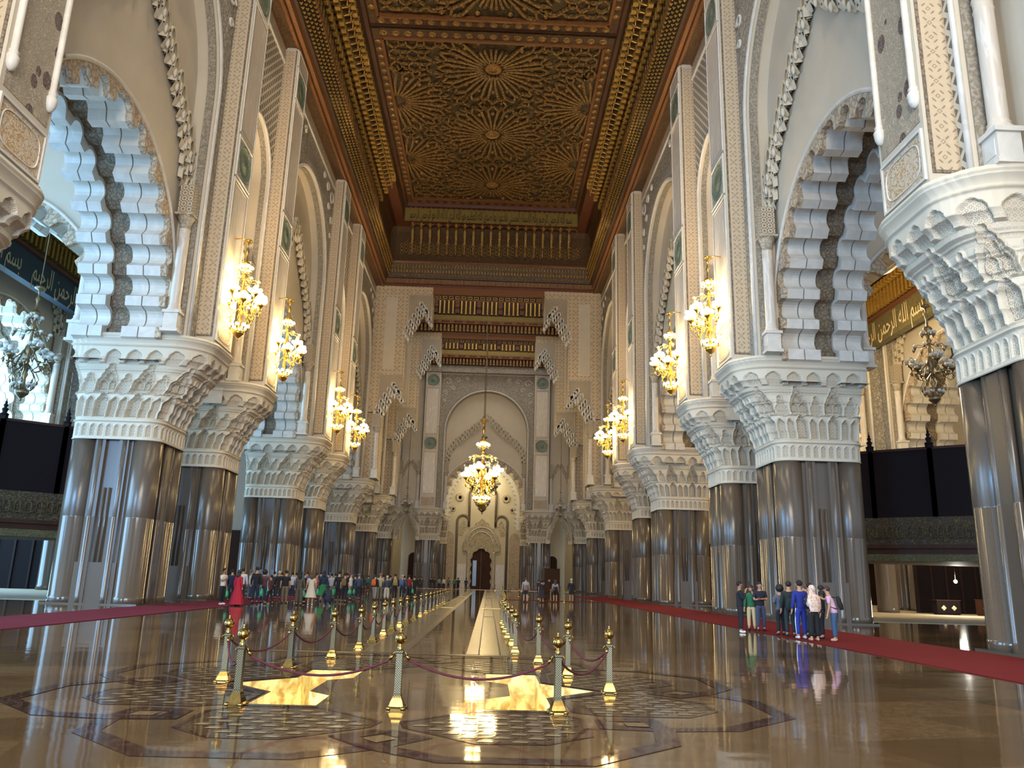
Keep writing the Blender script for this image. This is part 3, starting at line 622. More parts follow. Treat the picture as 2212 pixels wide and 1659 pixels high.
# painted wooden lanterns between the cross walls
def lantern(nm, y0, y1, z=37.2, h=9.0):
    root = empty(nm, (XC, 0, 0), kind='structure')
    for (a, c, d, e) in ((-13.4, 13.4, y1-.4, y1), (-13.4, -13.0, y0, y1), (13.0, 13.4, y0, y1)):
        b = MB(); b.box(a, c, d, e, z+1.2, z+h); b.build('painted_board', 'wood_painted', root)
    b = MB(); b.box(-13.4, 13.4, y0, y1, z+h, z+h+.3); b.build('lantern_roof', 'wood_painted', root)
    yb = y1-.4
    b = MB(); n = 46
    for k in range(n): x = -12.9+25.8*k/(n-1); b.box(x-.16, x+.16, yb-.35, yb, z+.1, z+1.1).box(x-.12, x+.12, yb-.5, yb-.3, z+.5, z+1.1)
    b.build('bracket_row', 'bronze_wood', root)
    b = MB(); b.box(-13.2, 13.2, yb-.1, yb+.1, z, z+1.3); b.build('bracket_ground', 'dark_wood', root)
    b = MB(); b.box(-13.2, 13.2, yb-.7, yb-.1, z+1.2, z+1.75); b.build('orange_band', 'wood_orange_trim', root)
    b = MB(); 
    for k in range(14): x = -12+k*1.85; b.tube([(x-.6, yb-.72, z+1.47), (x-.3, yb-.72, z+1.6), (x+.3, yb-.72, z+1.34), (x+.6, yb-.72, z+1.47)], .05, 4).tube([(x-.6, yb-.72, z+1.47), (x-.3, yb-.72, z+1.34), (x+.3, yb-.72, z+1.6), (x+.6, yb-.72, z+1.47)], .05, 4)
    b.build('interlace', 'wood_red_brown', root)
    b = MB(); b.box(-13.2, 13.2, yb-.3, yb-.1, z+1.75, z+2.6); b.build('gold_band', 'gold_paint', root)
    b = MB(); c = MB()
    for k in range(40):
        x = -12.6+k*.646; 
        if k % 5 in (0, 1, 3, 4): b.box(x-.1, x+.1, yb-.42, yb-.1, z+2.9, z+5.2).box(x-.14, x+.14, yb-.46, yb-.1, z+2.8, z+2.95)
        else: c.lathe([(.02, -.2), (.4, -.18), (.42, -.1)], 14, (x, yb-.1, z+4.1), ax='y'); c.box(x-.3, x+.3, yb-.2, yb-.1, z+3.0, z+5.1)
    b.build('gilded_colonnette', 'gilded_wood', root); c.build('painted_panel', 'wood_red_brown', root)
    return root
lantern('ceiling_first_lantern', 97.2, 113.2); lantern('ceiling_second_lantern', 115.9, 131.8)
# ---- far niched wall (C) with its two side openings
bay(wide0, 'wide', XC, 131.9, 0)
for s in (-1, 1):
    o = inst(pil0, 'pil', XC+s*8.95, 131.9, 0); o.location.x = XC+s*9.35; tag(o, 'far cream pilaster with green roundels %s of the great arch' % SN[s], 'pilaster', 'pilasters of the far wall')
    o = inst(pier0, 'pier', XC+s*9.35, 131.9, 0); tag(o, 'far granite pier carrying the %s side of the great arch' % SN[s], 'pier', 'piers of the far wall')
    root = empty('trim_%d' % (60+s), (XC, 131.9, 0), kind='structure')
    b = MB(); A = [(10.5, 7.6), (11.0, 7.6), (11.1, 9.2), (11.6, 10.2), (12.1, 11.4), (12.55, 12.4), (13.0, 11.4), (13.5, 10.2), (14.0, 9.2), (14.1, 7.6), (14.8, 7.6), (14.8, 37.2), (10.5, 37.2)]
    b.prism([(s*x, z) for x, z in A], 1.4, 2.6); b.build('side_wall', 'cream_plaster', root)
    lq = empty('stalactite_fringe'); lq.parent = root; lq.location = (s*12.55, 0, 0); lace(lq, [(1.5, 8.8), (1.1, 10.0), (.5, 11.3), (.1, 12.2)], 1.4, cell=.32, rows=2)
    b = MB(); b.box(*sorted((s*10.5, s*10.95)), 1.3, 1.5, 12.9, 36); b.box(*sorted((s*14.1, s*14.6)), 1.3, 1.5, 12.9, 36); b.build('dark_strip', 'dark_band', root)
    lc = empty('lace_holder'); lc.parent = root; lc.name = 'stalactite_arch'; lc.location = (s*12.55, 0, 0)
    lace(lc, [(1.5, 17.4), (1.0, 19.0), (.2, 20.6)], 1.4, cell=.34, rows=2)
    jamb_column(root, s*11.1, 1.0); jamb_column(root, s*14.2, 1.0)
b = MB(); b.box(-14.6, 14.6, 131.6, 134, 36.05, 37.3); o = b.build('trim_70', 'carved_grey_spandrel'); o.location.x = XC; tag(o, kind='structure')
# ---- end wall with the carved portal (D)
def end_wall():
    root = empty('wall_end', (XC-.35, 150.6, 0), kind='structure')
    b = MB(); b.box(-22, 22, .8, 1.6, 0, 37); b.build('end_plaster', 'end_plaster', root)
    # great scalloped arch standing in front
    prof, L, at, T = lobed_profile(6.3, 7.2, 15.0, 10.6, 17, .38); P = mirror(prof)
    b = MB(); b.strip([(x, -2.4, z) for x, z in P], [(x, -1.4, z) for x, z in P]); Oh = [at(q, -.6) for q in np.linspace(0, T, len(prof))]; O = mirror(Oh)
    for s in (1, -1): b.strip([(s*x, -2.4, z) for x, z in prof], [(s*x, -2.4, z) for x, z in Oh])
    b.build('scalloped_inner_arch', 'pale_stone', root)
    b = MB(); fill_to_rect(b, O, -2.38, 13.0, 10.6, 34); b.build('inner_arch_wall', 'carved_border', root)
    # stilted strapwork frames
    b = MB()
    for s in (1, -1):
        K = [(s*4.7, 0), (s*4.7, 12.2)]+[(s*(3.6+1.1*math.cos(t)), 12.2+1.1*math.sin(t)) for t in np.linspace(0, PI, 14)][1:]+[(s*2.5, 11.2)]
        b.tube([(x, .7, z) for x, z in K], .26, 6)
        K = [(s*2.5, 11.2), (s*2.5, 17.0)]+[(s*2.5*math.cos(t), 17.0+2.3*math.sin(t)) for t in np.linspace(0, PI/2, 12)][1:]; b.tube([(x, .7, z) for x, z in K], .26, 6)
    b.build('strapwork_frame', 'carved_brown_band', root)
    for s in (1, -1):
        b = MB(); b.box(*sorted((s*2.75, s*4.35)), .72, .8, 0, 4.3); b.build('marble_dado', 'white_marble', root)
        b = MB(); b.prism([(s*3.5, 9.6), (s*4.3, 9.6), (s*4.3, 11.4), (s*3.6, 12.5), (s*2.9, 11.4)], .7, .8); b.build('carved_wall_panel', 'end_relief', root)
        b = MB(); b.prism([(s*5.2, 0), (s*7.2, 0), (s*7.2, 9.0), (s*6.9, 9.9), (s*6.2, 10.3), (s*5.5, 9.9), (s*5.2, 9.0)], .7, .8); b.build('arched_carved_panel', 'carved_border', root)
        b = MB(); b.lathe([(.3, -.04), (.34, -.12), (.8, -.12), (.84, -.04)], 24, (s*4.4, .78, 16.6), ax='y'); b.lathe([(.2, -.04), (.24, -.1), (.5, -.1), (.54, -.04)], 20, (s*5.6, .78, 14.4), ax='y'); b.build('carved_roundel', 'end_relief', root)
        b = MB(); b.lathe([(.16, 0), (.18, .3), (.14, .4), (.13, 6.3), (.2, 6.6)], 10, (s*2.35, .2, 0)); b.build('portal_colonnette', 'white_marble', root)
    # portal plate with stepped lobes
    out = [(2.05, 0), (2.6, 0), (2.6, 6.6), (3.4, 6.8), (3.5, 8.2), (3.1, 8.8), (3.05, 9.6), (2.4, 10.0), (2.3, 10.8), (1.5, 11.2), (1.3, 11.8), (.6, 12.2), (0, 12.8)]
    prof2, L2, at2, T2 = lobed_profile(1.95, 2.3, 4.9, 0, 5, .2)
    inn = [(x, z) for x, z in prof2]; b = MB(); A = mirror([(x, z) for x, z in inn]); Oo = [(x+.6 if x > 0 else x-.6, z+.3 if z > 6 else z) for x, z in A]
    poly = mirror(out); poly = poly+A[::-1]; b.prism(poly, .25, .8); b.build('carved_portal', 'end_relief', root)
    b = MB()
    for rr in (2.9, 2.2): b.tube([(rr*math.cos(t), .22, 7.6+rr*1.2*math.sin(t)) for t in np.linspace(.1, PI-.1, 24)], .1, 5)
    b.build('portal_moulding', 'pale_stone', root)
    d = empty('door_1', (XC-.35, 151.2, 0), kind='structure')
    for s in (1, -1):
        b = MB(); b.box(*sorted((s*.02, s*1.95)), .0, .12, 0, 8.6); b.build('door_leaf', 'dark_wood', d)
    b = MB(); b.box(-1.5, -.8, -.05, .01, .4, 5.0); b.build('blue_glass_strip', 'blue_glass', d)
    for k, (x, w) in enumerate(((-12.9, .9), (12.9, .9))):
        d = empty('door_%d' % (k+2), (XC+x, 150.9, 0), kind='structure'); b = MB(); b.prism([(-w, 0), (w, 0), (w, 5.2)]+[(w*math.cos(t), 5.2+w*math.sin(t)) for t in np.linspace(0, PI, 12)][1:], .0, .3); b.build('arched_door_leaf', 'dark_wood', d)
        b = MB(); b.tube([(-w-.15, 0, 0), (-w-.15, 0, 5.2)]+[((w+.15)*math.cos(t), 0, 5.2+(w+.15)*math.sin(t)) for t in np.linspace(PI, 0, 12)][1:]+[(w+.15, 0, 0)], .12, 5); b.build('door_surround', 'pale_stone', d)
mat('end_plaster', 'cfc2a4', .7); carved('end_relief', 'ddd0b2', '8f7850', 3.2, .05); mm = mat('blue_glass', '35587a', .2)
end_wall()
for s in (-1, 1):
    o = inst(pier0, 'pier', XC+s*7.5, 145.4, 0); tag(o, 'distant granite pier %s of the carved portal' % SN[s], 'pier', 'piers of the far wall'); o.scale = (.42, .42, 1)
b = MB()
for s in (-1, 1): b.box(*sorted((s*15.2, s*15.6)), 136.4, 150.5, 0, 37)
b.box(-15.6, 15.6, 134.2, 150.5, 37, 37.4); o = b.build('wall_sanctuary', 'end_plaster'); o.location.x = XC; tag(o, kind='structure')
# plain walls closing the aisles far behind
for s in (-1, 1):
    b = MB(); b.box(*sorted((s*20.3, s*48)), 96.5, 97.5, 0, 37); b.box(*sorted((s*47, s*48)), 30, 96.5, 0, 9.5 if s < 0 else 34); o = b.build('wall_aisle_'+SN[s], 'cream_plaster'); o.location.x = XC; tag(o, kind='structure')
    b = MB(); b.box(*sorted((s*20.3, s*46.9)), 96.0, 96.45, 0, 6.5); b.box(*sorted((s*46.5, s*46.9)), 30, 96.0, 0, 6.5); o = b.build('baseboard_'+SN[s], 'dark_wood'); o.location.x = XC; tag(o, kind='structure')
# ---- floor with two half-star pools
PC = (-1.05, 12.68)
A_ = 1.93; N_ = .80
pool = [(1.07, 1.93), (1.93, 1.93), (1.93, N_), (2.70, 0), (1.93, -N_), (1.93, -1.93), (1.07, -1.93), (1.07, -1.05), (1.42, -.68), (1.42, .62), (1.07, .95)]
def holes_fill(name, outer, holes, z, mt):
    bm = bmesh.new()
    for P in [outer]+holes:
        vs = [bm.verts.new((x, y, z)) for x, y in P]
        for i in range(len(vs)): bm.edges.new((vs[i], vs[(i+1) % len(vs)]))
    bmesh.ops.triangle_fill(bm, use_beauty=True, use_dissolve=False, edges=bm.edges[:])
    for f in bm.faces:
        if f.normal.z < 0: f.normal_flip()
    me = bpy.data.meshes.new(name); bm.to_mesh(me); bm.free(); me.materials.append(M(mt)); o = bpy.data.objects.new(name, me); COL.objects.link(o); return o
PL = [[(PC[0]+s*x, PC[1]+y) for x, y in pool] for s in (-1, 1)]
fl = holes_fill('floor', [(-75, -45), (73, -45), (73, 190), (-75, 190)], PL, 0, 'honey_marble'); tag(fl, kind='structure')
for s, P in zip((-1, 1), PL):
    root = empty('light_well', (0, 0, 0), label='star-shaped opening in the marble floor glowing yellow, %s of the walkway' % SN[s], cat='floor opening', group='star openings in the floor')
    b = MB(); b.strip([(x, y, -.0) for x, y in P], [(x, y, -.62) for x, y in P], closed=True); b.build('onyx_wall', 'pool_onyx', root, fix=False)
    x0, x1 = sorted((PC[0]+s*1.4, PC[0]+s*1.98)); b = MB(); b.box(PC[0]+s*1.05 if s > 0 else PC[0]-1.95, PC[0]+1.95 if s > 0 else PC[0]-1.05, PC[1]-.35, PC[1]-.1, -.62, -.42); b.build('onyx_ledge', 'pool_onyx', root)
    b = MB(); b.box(PC[0]+s*2.8 if s < 0 else PC[0]+.9, PC[0]-.9 if s < 0 else PC[0]+2.8, PC[1]-2.1, PC[1]+2.1, -.7, -.62); b.build('lit_marble_bed', 'pool_floor', root)
    point('well_lamp', (PC[0]+s*1.7, PC[1]+.9, -.35), 1.9, (1, .86, .5), .1); point('well_lamp', (PC[0]+s*1.7, PC[1]-1.1, -.35), 1.9, (1, .86, .5), .1)  # assumed lamps without fixtures, giving the wells their yellow glow
# inlays (2 mm proud)
def inlay(nm, polys, mt, z):
    b = MB()
    for P in polys:
        from mathutils.geometry import tessellate_polygon
        tri = tessellate_polygon([[Vector((x, y, 0)) for x, y in P]]); b.add([(x, y, z) for x, y in P], [tuple(t) for t in tri])
    o = b.build(nm, mt, fix=False); me = o.data
    bm = bmesh.new(); bm.from_mesh(me)
    for f in bm.faces:
        if f.normal.z < 0: f.normal_flip()
    bm.to_mesh(me); bm.free(); tag(o, kind='structure'); return o
def pol(r, a): return (PC[0]+r*math.cos(math.radians(a)), PC[1]+r*math.sin(math.radians(a)))
def quadstrip(P, w):
    n = len(P); cl = math.dist(P[0], P[-1]) < 1e-6; Q = P[:-1] if cl else P; m_ = len(Q); A = []; B = []
    for i in range(m_):
        p = Vector(Q[i]); a = Vector(Q[i-1]) if (cl or i > 0) else None; c_ = Vector(Q[(i+1) % m_]) if (cl or i < m_-1) else None
        d1 = (p-a).normalized() if a is not None else (c_-p).normalized(); d2 = (c_-p).normalized() if c_ is not None else d1
        t = (d1+d2).normalized(); nn = Vector((-t.y, t.x)); k = w/2/max(.35, nn.dot(Vector((-d1.y, d1.x)))); A.append(tuple(p+nn*k)); B.append(tuple(p-nn*k))
    return [[A[i], A[(i+1) % m_], B[(i+1) % m_], B[i]] for i in range(m_ if cl else m_-1)]
bands = []; bands2 = []; rh = []; mos = []; mosb = []; tips = []
for k in range(8):
    c = 22.5+45*k
    K = [pol(3.85, c-29), pol(4.38, c-22.5), pol(4.93, c-14.5), pol(5.28, c), pol(4.93, c+14.5), pol(4.38, c+22.5), pol(3.85, c+29)]
    K = [pol(3.55, c-22.5)]+[pol(3.92, c-28)]+K[1:-1]+[pol(3.92, c+28)]+[pol(3.55, c+22.5)]
    (bands if k % 2 else bands2).extend(quadstrip(K, .25))
    rh.append([pol(3.82, c-22.5), pol(4.0, c-25), pol(4.2, c-22.5), pol(4.0, c-20)])
    hx = [pol(4.42, c), pol(4.22, c+9), pol(3.35, c+19), pol(2.98, c+20), pol(2.35, c), pol(2.98, c-20), pol(3.35, c-19), pol(4.22, c-9)]
    mos.append(hx); mosb += quadstrip(hx+[hx[0]], .07)
    # star points of brown round the opening
    tips += quadstrip([pol(2.1, c), pol(2.85, c-22.5+2)], .16)+quadstrip([pol(2.1, c), pol(2.85, c+22.5-2)], .16)
def khatim(r, off=0): return [pol(r if i % 2 == 0 else r*.765, off+22.5*i) for i in range(16)]
inlay('trim_80', [list(hx) for hx in mos if True], 'mosaic_tan', .002)
inlay('trim_81', bands+mosb, 'brown_marble', .004); inlay('trim_92', bands2, 'brown_marble', .006); inlay('trim_82', rh, 'tan_marble', .009)
tiles = []; darks = []; mids = []
def inpoly(p, P):
    c = False; j = len(P)-1
    for i in range(len(P)):
        if (P[i][1] > p[1]) != (P[j][1] > p[1]) and p[0] < (P[j][0]-P[i][0])*(p[1]-P[i][1])/(P[j][1]-P[i][1]+1e-12)+P[i][0]: c = not c
        j = i
    return c
rnd = random.Random(3)
for i in range(-26, 27):
    for j in range(-30, 31):
        x = PC[0]+i*.36+(.18 if j % 2 else 0); y = PC[1]+j*.20
        for hx in mos:
            if inpoly((x, y), [(hx[k][0]*.95+.05*x, hx[k][1]*.95+.05*y) for k in range(8)]) and all(inpoly((x+dx, y+dy), hx) for dx, dy in ((.16, 0), (-.16, 0), (0, .09), (0, -.09))):
                tiles.append([(x-.10, y-.035), (x+.06, y-.045), (x+.10, y+.035), (x-.06, y+.045)])
                for t in (-1, 1): darks.append([(x+t*.10, y-.05*t), (x+t*.17, y), (x+t*.11, y+.05)])
                mids.append([(x-.06, y+.05), (x+.05, y+.06), (x+.1, y+.11), (x-.02, y+.12)])
inlay('trim_83', tiles, 'mosaic_pale', .006); inlay('trim_84', darks, 'mosaic_dark', .005); inlay('trim_85', mids, 'mosaic_mid', .004)
inlay('trim_86', quadstrip([(PC[0]+s, PC[1]) for s in (0, 0)], .1)[:0]+[[(PC[0]+s*a, PC[1]+b_) for a, b_ in ((2.85, 0), (1.98, .87), (1.98, 1.98), (1.02, 1.98), (1.02, 2.12), (2.12, 2.12), (2.12, .93), (3.05, 0), (2.12, -.93), (2.12, -2.12), (1.02, -2.12), (1.02, -1.98), (1.98, -1.98), (1.98, -.87))] for s in (-1, 1)], 'brown_marble', .008)
# walkway strips and sunk channels down the middle of the nave
def rectp(x0, x1, y0, y1): return [(x0, y0), (x1, y0), (x1, y1), (x0, y1)]
y0, y1 = 18.2, 128
inlay('trim_87', [rectp(-2.62, -1.95, y0, y1), rectp(-.15, .33, y0, y1), rectp(.33, .9, y0, y1)], 'honed_tan_marble', .003)
inlay('trim_88', [rectp(-1.95, -1.72, y0, y1), rectp(-.42, -.15, y0, y1), rectp(-2.72, -2.62, y0, y1)]+[rectp(-4.6, 2.6, 17.9, 18.1)], 'honed_brown_marble', .005)
inlay('trim_89', [rectp(-.13, .31, y0+18*k, y0+18*k+.5) for k in range(1, 6)]+[rectp(-2.5, -2.05, y0+18*k, y0+18*k+.5) for k in range(1, 6)]+[rectp(-.16, -.13, y0, y1), rectp(.31, .34, y0, y1)], 'granite_seam', .008)
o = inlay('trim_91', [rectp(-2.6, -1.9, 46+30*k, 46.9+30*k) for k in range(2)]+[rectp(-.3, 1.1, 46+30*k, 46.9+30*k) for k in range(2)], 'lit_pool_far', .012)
# carpets
def carpet(nm, P, mt, label, cat='carpet', group=None):
    b = MB(); b.prism(P, 0.0, .018, plane='xy'); o = b.build(nm, mt); tag(o, label, cat, group); return o
carpet('red_runner', [(9.9, 5), (13.7, 5), (13.7, 94), (9.9, 94)], 'red_carpet', 'long red carpet runner along the right row of piers')
carpet('rose_runner', [(-15.8, 5), (-12.55, 5), (-12.55, 94), (-15.8, 94)], 'rose_carpet', 'long rose-red carpet runner along the left row of piers')
carpet('pale_cross_carpet', [(-15, 126), (13, 126), (13, 131), (-15, 131)], 'pale_carpet', 'pinkish carpet laid across the far end of the hall')
carpet('red_cross_strip', [(1.5, 68), (9.9, 68), (9.9, 69.6), (1.5, 69.6)], 'red_carpet', 'narrow red carpet strip crossing the floor behind the strolling visitors')
carpet('prayer_carpet', [(-44, 42), (-21.8, 42), (-21.8, 95), (-44, 95)], 'beige_carpet', 'pale beige prayer carpet in the left aisle')
carpet('prayer_carpet', [(19.9, 42), (42, 42), (42, 95), (19.9, 95)], 'beige_carpet', 'pale beige prayer carpet in the right aisle under the balcony')

# ================================================================ carved wooden ceiling
CZ = 47.4; CX0 = 9.8
mat('bead_ground', '3e2817', .55)
ceil = empty('ceiling', (XC, 0, 0), kind='structure')
Y0, Y1 = -12.0, 94.4

def ceil_part(b, nm, mt): return b.build(nm, mt, ceil)
PROF = [(13.35, 37.2, 'r'), (13.35, 37.55, 'r'), (13.0, 37.6, 'o'), (12.95, 38.15, 'o'), (12.75, 38.2, 'b'), (12.2, 40.0, 'b'), (12.1, 40.1, 'o'), (12.1, 40.25, 'o'), (12.75, 40.3, 'd'), (12.75, 44.4, 'd'), (12.4, 45.0, 'd'), (10.9, 45.1, 'r'), (10.9, 46.9, 'g'), (10.6, 47.0, 'r'), (10.55, 47.4, 'r'), (10.5, 47.75, 'r')]
MK = {'r': 'wood_red_brown', 'o': 'wood_orange_trim', 'b': 'bead_ground', 'd': 'wood_painted', 'g': 'wood_painted'}
def end_y(d): return Y1-(13.35-d)
for s in (-1, 1):
    for k in MK:
        b = MB()
        for (a, za, m1), (c, zc, m2) in zip(PROF[:-1], PROF[1:]):
            if m2 == k: b.add([(s*a, Y0, za), (s*a, end_y(a), za), (s*c, end_y(c), zc), (s*c, Y0, zc)], [(0, 1, 2, 3)])
        if b.v: ceil_part(b, 'cornice_band', MK[k])
for k in MK:
    b = MB()
    for (a, za, m1), (c, zc, m2) in zip(PROF[:-1], PROF[1:]):
        if m2 == k: b.add([(-a, end_y(a), za), (a, end_y(a), za), (c, end_y(c), zc), (-c, end_y(c), zc)], [(0, 1, 2, 3)])
    if b.v: ceil_part(b, 'end_cornice_band', MK[k] if k != 'g' else 'gold_paint')
# timber soffit between pilasters, along the walls
for s in (-1, 1):
    b = MB(); b.box(*sorted((s*13.3, s*14.4)), Y0, Y1, 37.22, 37.5); ceil_part(b, 'timber_soffit', 'wood_painted')
    b = MB(); b.box(*sorted((s*13.25, s*13.45)), Y0, Y1, 37.12, 37.3); b.box(*sorted((s*14.15, s*14.3)), Y0, Y1, 37.1, 37.3); ceil_part(b, 'soffit_edge', 'wood_orange_trim')
# rows of gilded beads
def bead_rows(side):
    b = MB(); rows = [(12.7, 38.35), (12.57, 38.8), (12.43, 39.25), (12.29, 39.7)]
    for r, (d, z) in enumerate(rows):
        if side:
            y = 12.0+(.22 if r % 2 else 0)
            while y < end_y(d)-.2:
                b.add([(side*(d+.02), y-.15, z), (side*(d-.16), y-.02, z-.14), (side*(d-.24), y, z+.1), (side*(d-.12), y+.15, z+.12), (side*(d+.02), y+.12, z+.3)], [(0, 1, 2), (2, 3, 4), (0, 2, 4), (1, 2, 3)]); y += .45
        else:
            x = -12+.22*(r % 2)
            while x < 12:
                y = end_y(d); b.add([(x-.13, y, z), (x, y-.22, z-.1), (x+.13, y, z), (x+.1, y-.1, z+.25), (x-.1, y-.1, z+.25)], [(0, 1, 4), (1, 2, 3), (1, 3, 4)]); x += .45
    ceil_part(b, 'gilded_bead_row', 'gilded_wood')
bead_rows(1); bead_rows(-1); bead_rows(0)
# bracketed colonnettes
def brackets():
    for side in (-1, 1):
        b = MB(); g = MB(); y = 12.0; k = 0
        while y < 81.6:
            X_ = lambda d: side*d
            w = .13
            for (d0, d1, z0, z1) in ((12.75, 12.4, 40.3, 42.6), (12.75, 12.05, 42.6, 42.9), (12.75, 11.6, 43.5, 43.9), (12.6, 10.75, 44.7, 45.05)): b.box(*sorted((X_(d0), X_(d1))), y-w, y+w, z0, z1)
            g.box(*sorted((X_(11.9), X_(11.5))), y-.19, y+.19, 43.1, 43.55).box(*sorted((X_(12.3), X_(12.0))), y-.17, y+.17, 42.1, 42.6); g.box(*sorted((X_(11.15), X_(10.72))), y-.22, y+.22, 44.62, 45.12)
            K = [(X_(12.6), y+.43, 41.5)]+[(X_(11.75+.85*math.cos(t)), y+.43, 42.6+1.6*math.sin(t)) for t in np.linspace(.1, PI/2, 7)]+[(X_(11.2), y+.43, 44.4), (X_(10.9), y+.43, 44.9)]; g.tube(K, .07, 4)
            K = [(X_(11.2), y, 44.0)]+[(X_(11.2), y+.43+.36*math.cos(t), 44.05+.6*math.sin(t)) for t in np.linspace(PI, 0, 8)]; g.tube(K, .05, 4)
            y += .86
        ceil_part(b, 'bracket_row', 'bronze_wood'); ceil_part(g, 'gilded_bracket_tips', 'gilded_wood')
    b = MB(); g = MB()
    for k in range(19):
        x = -9.9+k*1.1; e = end_y
        for (d0, d1, z0, z1, w) in ((12.5, 12.0, 41.2, 42.3, .08), (12.5, 11.7, 42.3, 42.5, .12)): b.box(x-w, x+w, e(d0)-(d0-d1), e(d0), z0, z1)
        g.box(x-.11, x+.11, e(12.5)-.5, e(12.5)-.2, 42.5, 44.3).box(x-.15, x+.15, e(12.5)-.65, e(12.5)-.2, 42.4, 42.7).box(x-.14, x+.14, e(12.5)-.8, e(12.5)-.3, 43.5, 44.3); g.lathe([(.14, 44.3), (.12, 44.5), (.01, 44.75)], 8, (x, e(12.5)-.6, 0))
        b.box(x-.14, x+.14, e(12.5)-1.2, e(12.5)-.3, 44.6, 45.1); g.box(x-.2, x+.2, e(12.5)-1.45, e(12.5)-1.2, 45.1, 45.6)
        b.tube([(x+.55+.5*math.cos(t), e(12.5)-.9, 44.6+.5*math.sin(t)) for t in np.linspace(0, PI, 10)], .07, 4)
    ceil_part(b, 'bracket_row', 'bronze_wood'); ceil_part(g, 'gilded_bracket_tips', 'gilded_wood')
    b = MB()
    for k in range(44):                                                   # hexagons on the end frieze
        for j in range(3):
            x = -11.2+k*.52; z = 41.5+j*.5; 
            if k % 2: z += .25
            P = [(x+.22*math.cos(a), end_y(12.5)-.03, z+.22*math.sin(a)) for a in np.linspace(0, 2*PI, 7)]; b.tube(P, .03, 4)
    ceil_part(b, 'hexagon_tracery', 'gilded_wood')
    b = MB()
    for k in range(26): x = -12.3+k*.984; b.tube([(x+.25*math.cos(a), Y1-.42, 37.9+.25*math.sin(a)) for a in np.linspace(0, 2*PI, 9)], .04, 4); b.tube([(x+.3, Y1-.42, 37.6), (x+.49, Y1-.42, 38.0), (x+.68, Y1-.42, 37.6)], .03, 4)
    ceil_part(b, 'rosette_row', 'gold_paint')
    b = MB()
    for k in range(66): x = -12.2+k*.375; b.box(x-.06, x+.06, end_y(12.4)-.14, end_y(12.4)+.3, 38.75, 39.15).box(x-.05, x+.05, end_y(12.3)-.14, end_y(12.3)+.3, 39.4, 39.75)
    ceil_part(b, 'gilded_peg_row', 'gilded_wood')
brackets()
